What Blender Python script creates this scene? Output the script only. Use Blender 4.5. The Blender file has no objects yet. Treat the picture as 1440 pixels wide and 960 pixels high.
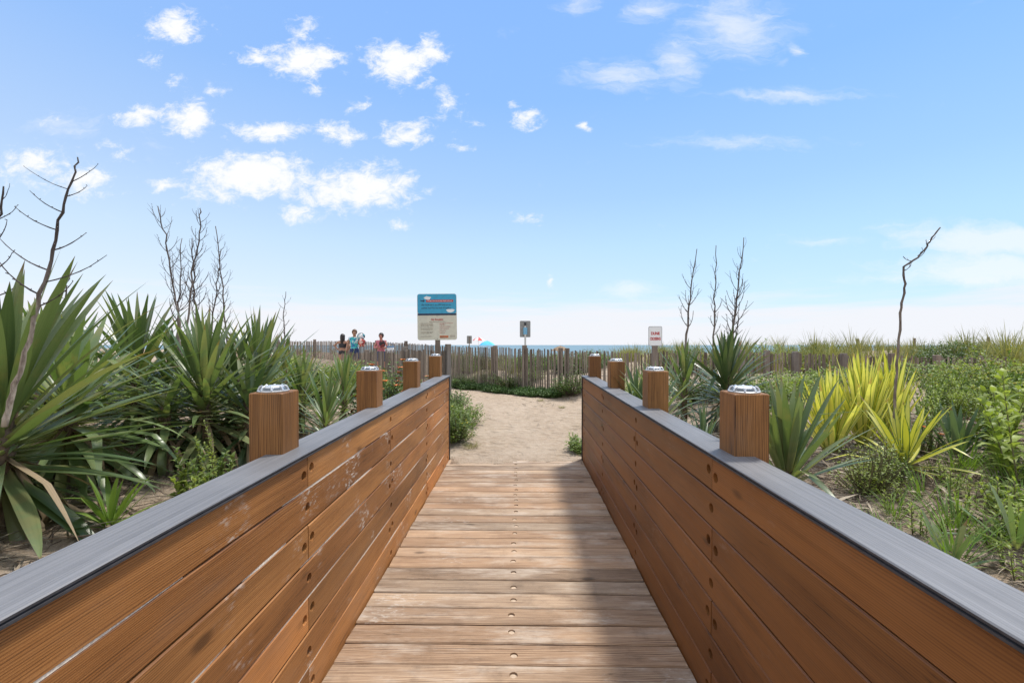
import bpy, bmesh, math, random
import numpy as np
from mathutils import Vector, Matrix

random.seed(7)
S = bpy.context.scene
COL = S.collection
R = math.radians
F = 620.0                      # focal length in photograph pixels (1440 wide)
CAMH = 1.57
YAW = 0.0161                   # the boardwalk points slightly right of the view and climbs slightly


# ------------------------------------------------------------------ helpers
class MB:
    """collects verts / faces; one build = one mesh object"""
    def __init__(s):
        s.v, s.f, s.m, s.c = [], [], [], []

    def add(s, verts, faces, mat=0, col=None):
        b = len(s.v)
        s.v.extend([tuple(p) for p in verts])
        if col is None:
            col = (0.5, 0.5, 0.5)
        if isinstance(col, tuple):
            s.c.extend([col] * len(verts))
        else:
            s.c.extend(col)
        for f in faces:
            s.f.append([i + b for i in f])
            s.m.append(mat)

    def mesh(s, name, mats, smooth=False):
        me = bpy.data.meshes.new(name)
        me.from_pydata(s.v, [], s.f)
        for m in mats:
            me.materials.append(m)
        if len(mats) > 1:
            me.polygons.foreach_set('material_index', s.m)
        a = me.color_attributes.new('tint', 'FLOAT_COLOR', 'POINT')
        arr = np.ones((len(s.v), 4), np.float32)
        if s.v:
            arr[:, :3] = np.array(s.c, np.float32)[:, :3]
        a.data.foreach_set('color', arr.ravel())
        if smooth:
            me.polygons.foreach_set('use_smooth', [True] * len(me.polygons))
        me.update()
        return me

    def build(s, name, mats, parent=None, smooth=False):
        if not isinstance(mats, (list, tuple)):
            mats = [mats]
        return link(name, s.mesh(name, mats, smooth), parent)


def link(name, me, parent=None):
    o = bpy.data.objects.new(name, me)
    COL.objects.link(o)
    if parent is not None:
        o.parent = parent
    return o


def thing(name, label, cat, loc=(0, 0, 0), rot=(0, 0, 0), group=None, scale=1.0):
    o = bpy.data.objects.new(name, None)
    COL.objects.link(o)
    o.empty_display_size = 0.1
    o.location = loc
    o.rotation_euler = rot
    o.scale = (scale,) * 3
    tag(o, label, cat, group)
    return o


def tag(o, label=None, cat=None, group=None, kind=None):
    if label: o['label'] = label
    if cat: o['category'] = cat
    if group: o['group'] = group
    if kind: o['kind'] = kind
    return o


def dup(root, loc, rotz, scale=1.0, label=None, group=None):
    r = root.copy()
    COL.objects.link(r)
    r.location = loc
    r.rotation_euler = (0, 0, rotz)
    r.scale = (scale,) * 3
    if label: r['label'] = label
    if group: r['group'] = group
    for ch in list(root.children):
        c = ch.copy()
        COL.objects.link(c)
        c.parent = r
        for g in list(ch.children):
            d = g.copy()
            COL.objects.link(d)
            d.parent = c
    return r


def P(px, py, d):
    return Vector(((px - 720) / F * d, d, CAMH - (py - 485) / F * d))


def box(mb, c, s, mat=0, col=None, bev=0.0, rz=0.0):
    x, y, z = s[0] / 2, s[1] / 2, s[2] / 2
    if bev <= 0:
        vs = [(sx * x, sy * y, sz * z) for sz in (-1, 1) for sx, sy in ((-1, -1), (1, -1), (1, 1), (-1, 1))]
        fs = [(3, 2, 1, 0), (4, 5, 6, 7), (0, 1, 5, 4), (1, 2, 6, 5), (2, 3, 7, 6), (3, 0, 4, 7)]
    else:
        bm = bmesh.new()
        bmesh.ops.create_cube(bm, size=1)
        for v in bm.verts:
            v.co = Vector((v.co.x * s[0], v.co.y * s[1], v.co.z * s[2]))
        bmesh.ops.bevel(bm, geom=bm.edges[:], offset=bev, segments=2, profile=0.5, affect='EDGES')
        bm.verts.index_update()
        vs = [v.co.copy() for v in bm.verts]
        fs = [[v.index for v in f.verts] for f in bm.faces]
        bm.free()
    ca, sa = math.cos(rz), math.sin(rz)
    vs = [(c[0] + p[0] * ca - p[1] * sa, c[1] + p[0] * sa + p[1] * ca, c[2] + p[2]) for p in vs]
    mb.add(vs, fs, mat, col)


def tube(mb, pts, rad, n=6, mat=0, col=None, cap=True):
    """tapered tube through pts; rad one value or a list"""
    pts = [Vector(p) for p in pts]
    if not isinstance(rad, (list, tuple)):
        rad = [rad] * len(pts)
    vs, cs, fs = [], [], []
    prev = None
    for i, p in enumerate(pts):
        t = (pts[min(i + 1, len(pts) - 1)] - pts[max(i - 1, 0)]).normalized()
        ref = Vector((0, 0, 1)) if abs(t.z) < 0.9 else Vector((1, 0, 0))
        if prev is None:
            a = t.cross(ref).normalized()
        else:
            a = (prev - t * prev.dot(t)).normalized()
        prev = a
        b = t.cross(a)
        for k in range(n):
            g = 2 * math.pi * k / n
            vs.append(p + (a * math.cos(g) + b * math.sin(g)) * rad[i])
            if col is not None and not isinstance(col, tuple):
                cs.append(col[i])
    for i in range(len(pts) - 1):
        for k in range(n):
            k2 = (k + 1) % n
            fs.append((i * n + k, i * n + k2, (i + 1) * n + k2, (i + 1) * n + k))
    if cap:
        fs.append(tuple(reversed(range(n))))
        fs.append(tuple((len(pts) - 1) * n + k for k in range(n)))
    mb.add(vs, fs, mat, cs if cs else col)


def lathe(mb, prof, n=24, c=(0, 0, 0), mat=0, phase=0.0, col=None):
    vs, fs = [], []
    for r, z in prof:
        for k in range(n):
            g = 2 * math.pi * k / n + phase
            vs.append((c[0] + r * math.cos(g), c[1] + r * math.sin(g), c[2] + z))
    for i in range(len(prof) - 1):
        for k in range(n):
            k2 = (k + 1) % n
            fs.append((i * n + k, i * n + k2, (i + 1) * n + k2, (i + 1) * n + k))
    fs.append(tuple(reversed(range(n))))
    fs.append(tuple((len(prof) - 1) * n + k for k in range(n)))
    mb.add(vs, fs, mat, col)


def loft(mb, rings, mat=0, col=None):
    n = len(rings[0])
    vs = [p for r in rings for p in r]
    fs = []
    for i in range(len(rings) - 1):
        for k in range(n):
            k2 = (k + 1) % n
            fs.append((i * n + k, i * n + k2, (i + 1) * n + k2, (i + 1) * n + k))
    fs.append(tuple(reversed(range(n))))
    fs.append(tuple((len(rings) - 1) * n + k for k in range(n)))
    mb.add(vs, fs, mat, col)


def fix_normals(me):
    bm = bmesh.new()
    bm.from_mesh(me)
    bmesh.ops.recalc_face_normals(bm, faces=bm.faces)
    bm.to_mesh(me)
    bm.free()


def evaluated(o):
    dg = bpy.context.evaluated_depsgraph_get()
    return bpy.data.meshes.new_from_object(o.evaluated_get(dg))


def cut(me, cutter_me):
    """counterbored holes: me minus cutter_me"""
    a = bpy.data.objects.new('a', me)
    b = bpy.data.objects.new('b', cutter_me)
    COL.objects.link(a)
    COL.objects.link(b)
    m = a.modifiers.new('x', 'BOOLEAN')
    m.operation = 'DIFFERENCE'
    m.object = b
    m.solver = 'EXACT'
    out = evaluated(a)
    bpy.data.objects.remove(a)
    bpy.data.objects.remove(b)
    return out


# ------------------------------------------------------------------ materials
class NT:
    def __init__(s, name):
        s.mat = bpy.data.materials.new(name)
        s.mat.use_nodes = True
        s.t = s.mat.node_tree
        s.b = s.t.nodes['Principled BSDF']
        s.out = s.t.nodes['Material Output']

    def n(s, kind, **kw):
        x = s.t.nodes.new(kind)
        for k, v in kw.items():
            if k in x.inputs.keys():
                s.set(x.inputs[k], v)
            else:
                setattr(x, k, v)
        return x

    def set(s, inp, v):
        if hasattr(v, 'node'):
            s.t.links.new(v, inp)
        else:
            inp.default_value = v

    def math(s, op, a, b=0.0, c=0.0, clamp=False):
        x = s.t.nodes.new('ShaderNodeMath')
        x.operation = op
        x.use_clamp = clamp
        for i, v in enumerate((a, b, c)):
            s.set(x.inputs[i], v)
        return x.outputs[0]

    def vmath(s, op, a, b=(0, 0, 0), c=(0, 0, 0)):
        x = s.t.nodes.new('ShaderNodeVectorMath')
        x.operation = op
        for i, v in enumerate((a, b, c)):
            if i < len(x.inputs):
                s.set(x.inputs[i], v)
        return x.outputs['Value'] if op in ('LENGTH', 'DOT_PRODUCT', 'DISTANCE') else x.outputs['Vector']

    def mix(s, f, a, b, blend='MIX'):
        x = s.t.nodes.new('ShaderNodeMix')
        x.data_type = 'RGBA'
        x.blend_type = blend
        s.set(x.inputs[0], f)
        for i, v in ((6, a), (7, b)):
            if not hasattr(v, 'node') and len(v) == 3:
                v = (*v, 1)
            s.set(x.inputs[i], v)
        return x.outputs[2]

    def noise(s, vec, scale, detail=4, rough=0.55, dist=0.0):
        x = s.t.nodes.new('ShaderNodeTexNoise')
        if vec is not None:
            s.set(x.inputs['Vector'], vec)
        x.inputs['Scale'].default_value = scale
        x.inputs['Detail'].default_value = detail
        x.inputs['Roughness'].default_value = rough
        x.inputs['Distortion'].default_value = dist
        return x.outputs[0]

    def ss(s, v, lo, hi):
        x = s.t.nodes.new('ShaderNodeMapRange')
        x.interpolation_type = 'SMOOTHSTEP'
        s.set(x.inputs[0], v)
        s.set(x.inputs[1], lo)
        s.set(x.inputs[2], hi)
        return x.outputs[0]

    def ramp(s, v, stops):
        x = s.t.nodes.new('ShaderNodeValToRGB')
        e = x.color_ramp.elements
        while len(e) < len(stops):
            e.new(0.5)
        for i, (p, c) in enumerate(stops):
            e[i].position = p
            e[i].color = (*c, 1)
        s.set(x.inputs[0], v)
        return x.outputs[0]

    def bump(s, h, strength=0.3, dist=0.01):
        x = s.n('ShaderNodeBump', Strength=strength, Distance=dist, Height=h)
        s.t.links.new(x.outputs[0], s.b.inputs['Normal'])

    def attr(s):
        a = s.n('ShaderNodeAttribute', attribute_name='tint')
        x = s.n('ShaderNodeSeparateColor')
        s.t.links.new(a.outputs['Color'], x.inputs[0])
        return x.outputs

    def rand(s):
        return s.n('ShaderNodeObjectInfo').outputs['Random']

    def objco(s):
        return s.n('ShaderNodeTexCoord').outputs['Object']

    def base(s, c, rough=None, metal=None, spec=None):
        if not hasattr(c, 'node') and len(c) == 3:
            c = (*c, 1)
        s.set(s.b.inputs['Base Color'], c)
        if rough is not None: s.set(s.b.inputs['Roughness'], rough)
        if metal is not None: s.set(s.b.inputs['Metallic'], metal)
        if spec is not None: s.set(s.b.inputs['Specular IOR Level'], spec)
        return s.mat


def wood(name, dark, mid, light, along, rough=0.6, scuff=0.0, grime=0.0, grain_contrast=0.5, bump=0.25, vary=0.35, worn=None, greyed=0.35, ring_f=900.0):
    """grain runs along axis `along` (0,1,2) of the object; each board gets its own piece of the log"""
    N = NT(name)
    r = N.rand()
    off = N.n('ShaderNodeCombineXYZ', X=N.math('MULTIPLY', r, 37.0), Y=N.math('MULTIPLY', r, 61.0), Z=N.math('MULTIPLY', r, 23.0)).outputs[0]
    co = N.vmath('ADD', N.objco(), off)
    sc = [9.0, 9.0, 9.0]; sc[along] = 0.75
    lo = N.vmath('MULTIPLY', co, tuple(sc))
    low = N.noise(lo, 1.0, 3, 0.5, 0.4)
    dv = [1.0, 1.0, 1.0]; dv[along] = 0.0
    acr = N.vmath('DOT_PRODUCT', co, tuple(dv))
    warp = N.math('MULTIPLY', low, 38.0)
    ph = N.math('ADD', N.math('MULTIPLY', acr, ring_f), warp)
    rings = N.ss(N.math('SINE', ph), 0.95, -0.35)
    sf = [150.0, 150.0, 150.0]; sf[along] = 3.0
    fine = N.ss(N.noise(N.vmath('MULTIPLY', co, tuple(sf)), 1.0, 6, 0.78), 0.22, 0.78)
    sm = [28.0, 28.0, 28.0]; sm[along] = 1.1
    med = N.noise(N.vmath('MULTIPLY', co, tuple(sm)), 1.0, 5, 0.65)
    v = N.math('MULTIPLY_ADD', rings, 0.34 * grain_contrast * 2, N.math('MULTIPLY_ADD', fine, 0.42 * grain_contrast * 2, N.math('MULTIPLY', med, 0.6)))
    v = N.math('SUBTRACT', v, 0.02 + 0.55 * grain_contrast)
    c = N.ramp(v, [(0.05, dark), (0.38, mid), (0.8, light)])
    # broad patches of lighter and darker stain
    sp = [3.0, 3.0, 3.0]; sp[along] = 0.9
    patch = N.noise(N.vmath('MULTIPLY', co, tuple(sp)), 1.0, 3, 0.6)
    c = N.mix(N.ss(patch, 0.35, 0.75), c, N.mix(1.0, c, (0.62, 0.58, 0.55), 'MULTIPLY'))
    # knots
    sk = [7.0, 7.0, 7.0]; sk[along] = 3.0
    vo = N.n('ShaderNodeTexVoronoi', Vector=N.vmath('MULTIPLY', co, tuple(sk)), Scale=0.62)
    kn = N.math('MULTIPLY_ADD', fine, 0.05, vo.outputs['Distance'])
    c = N.mix(N.math('MULTIPLY', N.math('SUBTRACT', 1.0, N.ss(kn, 0.06, 0.14)), 0.75), c, tuple(x * 0.45 for x in dark))
    ck = [46.0, 46.0, 46.0]; ck[along] = 0.9
    cn = N.noise(N.vmath('MULTIPLY', co, tuple(ck)), 1.0, 3, 0.5, 0.3)
    crack = N.math('MULTIPLY', N.ss(N.math('ABSOLUTE', N.math('SUBTRACT', cn, 0.5)), 0.012, 0.0), N.ss(patch, 0.45, 0.6))
    c = N.mix(N.math('MULTIPLY', crack, 0.75), c, tuple(x * 0.35 for x in dark))
    hue = N.math('FRACT', N.math('MULTIPLY', r, 13.7))
    c = N.mix(1.0, c, N.mix(hue, (1.04, 0.95, 0.88), (0.97, 1.03, 1.1)), 'MULTIPLY')
    gp = N.noise(N.vmath('MULTIPLY', co, tuple([2.2 if i != along else 0.8 for i in range(3)])), 1.0, 5, 0.7)
    c = N.mix(N.math('MULTIPLY', N.ss(gp, 0.5, 0.8), greyed), c, (0.24, 0.19, 0.15))
    # per board tone
    br = N.math('MULTIPLY_ADD', N.math('FRACT', N.math('MULTIPLY', r, 7.31)), vary, 1.0 - vary / 2)
    c = N.mix(1.0, c, N.n('ShaderNodeCombineColor', Red=br, Green=br, Blue=br).outputs[0], 'MULTIPLY')
    if scuff > 0:
        s1 = N.noise(co, 2.3, 3, 0.6)
        s2 = N.noise(N.vmath('MULTIPLY', co, tuple([60.0 if i != along else 22.0 for i in range(3)])), 1.0, 4, 0.7)
        m = N.math('MULTIPLY', N.ss(s1, 0.56, 0.72), N.ss(s2, 0.5, 0.66))
        c = N.mix(N.math('MULTIPLY', m, scuff), c, (0.62, 0.58, 0.52))
    if worn:
        w1 = N.noise(N.vmath('MULTIPLY', co, tuple([6.0 if i != along else 1.6 for i in range(3)])), 1.0, 6, 0.7)
        c = N.mix(N.math('MULTIPLY', N.ss(w1, 0.46, 0.7), 0.7), c, worn)
    if grime > 0:
        g = N.noise(co, 5.0, 6, 0.7)
        c = N.mix(N.math('MULTIPLY', N.ss(g, 0.5, 0.75), grime), c, tuple(x * 0.4 for x in dark))
    N.base(c, N.math('MULTIPLY_ADD', med, 0.3, rough - 0.15), spec=0.35)
    N.bump(N.math('MULTIPLY_ADD', fine, 0.7, N.math('MULTIPLY', med, 0.5)), bump, 0.004)
    return N.mat


def leafmat(name, ca, cb, base=None, tip=None, margin=None, rough=0.45, trans=0.25, streak=0.35, vary=0.35, dry=0.0, spec=.35):
    """tint attribute: R random per leaf, G along the leaf, B 0 at the midrib to 1 at the margin"""
    N = NT(name)
    a = N.attr()
    r = N.rand()
    c = N.mix(a[0], ca, cb)
    if streak > 0:
        v = N.n('ShaderNodeCombineXYZ', X=N.math('MULTIPLY', a[2], 9.0), Y=N.math('MULTIPLY', a[1], 1.2), Z=N.math('MULTIPLY', a[0], 90.0)).outputs[0]
        st = N.noise(v, 1.0, 4, 0.7)
        c = N.mix(N.math('MULTIPLY', N.ss(st, 0.42, 0.62), streak), c, N.mix(1.0, c, (0.5, 0.56, 0.5), 'MULTIPLY'))
        sp = N.noise(N.objco(), 34.0, 3, 0.7)
        c = N.mix(N.math('MULTIPLY', N.ss(sp, 0.58, 0.78), streak), c, N.mix(1.0, c, (1.7, 1.5, 1.1), 'MULTIPLY'))
    if margin:
        c = N.mix(N.ss(a[2], 0.62, 0.85), c, margin)
    if base:
        c = N.mix(N.ss(a[1], 0.22, 0.0), c, base)
    if tip:
        tp = N.math('MULTIPLY_ADD', N.math('POWER', a[0], 6.0), -0.14, 1.0)
        c = N.mix(N.ss(a[1], N.math('SUBTRACT', tp, 0.035), tp), c, tip)
    if dry > 0:
        dn = N.noise(N.objco(), 7.0, 3, 0.6)
        c = N.mix(N.math('MULTIPLY', N.ss(N.math('MULTIPLY_ADD', a[0], 0.35, dn), 0.68, 0.86), dry), c, (0.30, 0.24, 0.10))
    br = N.math('MULTIPLY_ADD', r, vary, 1.0 - vary / 2)
    c = N.mix(1.0, c, N.n('ShaderNodeCombineColor', Red=br, Green=br, Blue=br).outputs[0], 'MULTIPLY')
    N.base(c, rough, spec=spec)
    if trans > 0:
        t = N.n('ShaderNodeBsdfTranslucent')
        N.set(t.inputs[0], N.mix(1.0, c, (1.5, 1.6, 0.7), 'MULTIPLY'))
        m = N.n('ShaderNodeMixShader')
        N.set(m.inputs[0], trans)
        N.t.links.new(N.b.outputs[0], m.inputs[1])
        N.t.links.new(t.outputs[0], m.inputs[2])
        N.t.links.new(m.outputs[0], N.out.inputs[0])
    return N.mat


def plain(name, c, rough=0.5, metal=0.0, spec=0.5, nz=0.12, scale=14.0):
    N = NT(name)
    n = N.noise(N.objco(), scale, 4, 0.6)
    cc = N.mix(N.ss(n, 0.3, 0.75), tuple(x * (1 - nz) for x in c), tuple(min(1, x * (1 + nz)) for x in c))
    return N.base(cc, rough, metal, spec)


M = {}
M['stain'] = wood('stained_wood', (0.17, 0.066, 0.018), (0.41, 0.168, 0.046), (0.56, 0.26, 0.082), 1, 0.5, scuff=1.0, grain_contrast=0.5, bump=0.3, vary=0.72, greyed=0.32)
M['stain_shade'] = wood('stained_wood_smooth_shaded', (0.115, 0.044, 0.012), (0.22, 0.087, 0.022), (0.28, 0.118, 0.032), 1, 0.5, scuff=0.1, grain_contrast=0.28, bump=0.15, vary=0.26, greyed=0.1)  # smoother, darker copy for the right wall, its shade put into the colour
M['post'] = wood('post_wood', (0.085, 0.033, 0.009), (0.235, 0.098, 0.024), (0.36, 0.165, 0.048), 2, 0.55, grain_contrast=0.85, bump=0.3, vary=0.4)
M['deck'] = wood('weathered_deck', (0.13, 0.08, 0.048), (0.38, 0.255, 0.16), (0.56, 0.41, 0.275), 0, 0.75, scuff=0.6, grain_contrast=0.62, bump=0.55, vary=0.4, grime=0.35, worn=(0.55, 0.46, 0.37), ring_f=700.0)
M['plug'] = plain('pale_plug', (0.50, 0.38, 0.27), 0.8, nz=.2, scale=80)
M['painted_lit_edge'] = plain('painted_lit_edge', (0.74, 0.65, 0.54), 0.95, spec=.1, nz=.25, scale=120)  # pale tone that paints sunlit edges between the left boards


def capmat():
    N = NT('grey_composite')
    co = N.objco()
    st = N.noise(N.vmath('MULTIPLY', co, (240.0, 1.5, 30.0)), 1.0, 4, 0.7)
    pt = N.noise(co, 2.5, 4, 0.6)
    c = N.mix(N.ss(st, 0.32, 0.68), (0.108, 0.108, 0.113), (0.19, 0.188, 0.195))
    c = N.mix(N.math('MULTIPLY', N.ss(pt, 0.4, 0.8), 0.4), c, (0.25, 0.245, 0.25))
    N.base(c, 0.5, spec=0.4)
    N.bump(st, 0.35, 0.003)
    return N.mat


M['cap'] = capmat()
M['capedge'] = plain('composite_core', (0.045, 0.045, 0.05), 0.55, nz=.25, scale=40)
M['darktrim'] = plain('dark_trim', (0.035, 0.036, 0.04), 0.5)
M['steel'] = plain('galvanised_steel', (0.55, 0.55, 0.54), 0.35, 0.9)
M['rustysteel'] = plain('dull_bolt', (0.30, 0.29, 0.28), 0.4, 0.8, nz=0.4, scale=60)
M['alu'] = plain('cast_aluminium', (0.62, 0.63, 0.64), 0.38, 0.75, nz=0.08)
M['lens'] = plain('smoked_lens', (0.11, 0.13, 0.15), 0.12, 0.0, 0.6)
M['slat'] = None


def slatmat():
    N = NT('weathered_slat')
    a = N.attr()
    co = N.objco()
    g = N.noise(N.vmath('MULTIPLY', co, (60, 60, 3)), 1.0, 4, 0.6)
    c = N.mix(a[0], (0.105, 0.078, 0.058), (0.31, 0.25, 0.195))
    c = N.mix(N.ss(g, 0.4, 0.7), c, N.mix(1.0, c, (0.6, 0.58, 0.56), 'MULTIPLY'))
    return N.base(c, 0.85)


M['slat'] = slatmat()
M['fpost'] = wood('grey_fence_post', (0.10, 0.08, 0.065), (0.22, 0.18, 0.15), (0.32, 0.28, 0.24), 2, 0.85, vary=0.2)
M['wire'] = plain('fence_wire', (0.16, 0.13, 0.11), 0.6, 0.6)

YB = (0.33, 0.34, 0.16)
BR = (0.20, 0.12, 0.055)
M['yucca'] = leafmat('yucca_leaf', (0.095, 0.150, 0.052), (0.24, 0.295, 0.14), YB, BR, None, 0.30, 0.28, dry=0.35, spec=.55)
M['yuccadark'] = leafmat('dark_yucca_leaf', (0.06, 0.10, 0.04), (0.14, 0.185, 0.085), YB, BR, None, 0.32, 0.14, dry=0.2, spec=.5)
M['yuccasilver'] = leafmat('grey_green_leaf', (0.085, 0.14, 0.075), (0.155, 0.215, 0.12), YB, BR, None, 0.4, 0.2)
M['yellow'] = leafmat('yellow_leaf', (0.62, 0.56, 0.09), (0.80, 0.74, 0.24), (0.34, 0.37, 0.11), (0.45, 0.32, 0.12), (0.20, 0.27, 0.04), 0.4, 0.3, streak=0.25, vary=0.1)
M['varieg'] = leafmat('yellow_striped_leaf', (0.46, 0.44, 0.06), (0.60, 0.56, 0.12), YB, BR, (0.075, 0.14, 0.035), 0.4, 0.22, streak=0.3, vary=0.15)
M['dead'] = leafmat('dead_leaf', (0.20, 0.135, 0.075), (0.42, 0.32, 0.21), None, None, None, 0.8, 0.1, streak=0.5)
M['soft'] = leafmat('soft_green_leaf', (0.12, 0.20, 0.035), (0.20, 0.30, 0.06), None, (0.3, 0.25, 0.1), None, 0.5, 0.3)
M['herb'] = leafmat('bright_herb_leaf', (0.105, 0.165, 0.035), (0.235, 0.305, 0.085), None, None, None, 0.5, 0.3, streak=0.2, vary=0.45)
M['herby'] = leafmat('yellow_green_herb_leaf', (0.17, 0.225, 0.045), (0.31, 0.365, 0.095), None, None, None, 0.5, 0.35, streak=0.2, vary=0.35)
M['bush'] = leafmat('bush_leaf', (0.038, 0.080, 0.016), (0.115, 0.175, 0.035), None, None, None, 0.45, 0.22, streak=0.2, vary=0.45)
M['dune'] = leafmat('dune_grass_blade', (0.12, 0.135, 0.035), (0.31, 0.28, 0.115), (0.22, 0.18, 0.09), (0.38, 0.31, 0.17), None, 0.6, 0.25, streak=0.0, vary=0.4)
M['vine'] = leafmat('creeping_vine_leaf', (0.04, 0.09, 0.018), (0.09, 0.16, 0.035), None, None, None, 0.5, 0.2, streak=0.0)
M['straw'] = leafmat('dry_straw', (0.17, 0.125, 0.085), (0.52, 0.44, 0.33), None, None, None, 0.9, 0.0, streak=0.0)
M['orange'] = plain('orange_petal', (0.62, 0.19, 0.035), 0.6, nz=0.3)
M['pinkflower'] = plain('salmon_petal', (0.60, 0.22, 0.12), 0.6, nz=0.3)
M['yellowflower'] = plain('yellow_floret', (0.65, 0.52, 0.03), 0.7, nz=0.3)
M['whiteflower'] = plain('pale_floret', (0.45, 0.46, 0.32), 0.7, nz=0.2)
M['stem'] = plain('green_brown_stem', (0.13, 0.12, 0.05), 0.7, nz=0.3)
M['twig'] = plain('brown_twig', (0.10, 0.07, 0.05), 0.85, nz=0.3)


def stalkmat(name, lo, hi):
    N = NT(name)
    a = N.attr()
    co = N.objco()
    g = N.noise(N.vmath('MULTIPLY', co, (50, 50, 12)), 1.0, 5, 0.7)
    c = N.mix(N.ss(a[1], 0.22, 0.6), lo, hi)
    c = N.mix(N.ss(g, 0.42, 0.66), c, N.mix(1.0, c, (0.45, 0.40, 0.38), 'MULTIPLY'))
    N.base(c, 0.8)
    N.bump(g, 0.6, 0.006)
    return N.mat


M['stalk'] = stalkmat('dead_stalk_bark', (0.40, 0.33, 0.26), (0.075, 0.058, 0.05))
M['stalk_dark'] = stalkmat('grey_stalk_bark', (0.24, 0.19, 0.155), (0.115, 0.09, 0.078))
M['trunk'] = stalkmat('yucca_trunk_bark', (0.22, 0.16, 0.10), (0.16, 0.11, 0.07))


# ------------------------------------------------------------------ camera, sun, sky
cam = bpy.data.objects.new('camera', bpy.data.cameras.new('camera'))
COL.objects.link(cam)
cam.location = (0, 0, CAMH)
cam.rotation_euler = (R(90), 0, 0)
cam.data.sensor_width = 36
cam.data.lens = F / 1440 * 36
cam.data.shift_y = 5 / 1440
cam.data.clip_start = 0.05
cam.data.clip_end = 60000
S.camera = cam

SUN_EL, SUN_AZ = R(64), R(50)
sd = Vector((math.sin(SUN_AZ) * math.cos(SUN_EL), math.cos(SUN_AZ) * math.cos(SUN_EL), math.sin(SUN_EL)))
sun = bpy.data.objects.new('sun', bpy.data.lights.new('sun', 'SUN'))
COL.objects.link(sun)
sun.data.energy = 2.5
sun.data.angle = R(8.0)
sun.data.color = (1.0, 0.955, 0.88)
sun.rotation_euler = (-sd).to_track_quat('-Z', 'Y').to_euler()
sun.location = (6, 4, 12)


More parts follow.
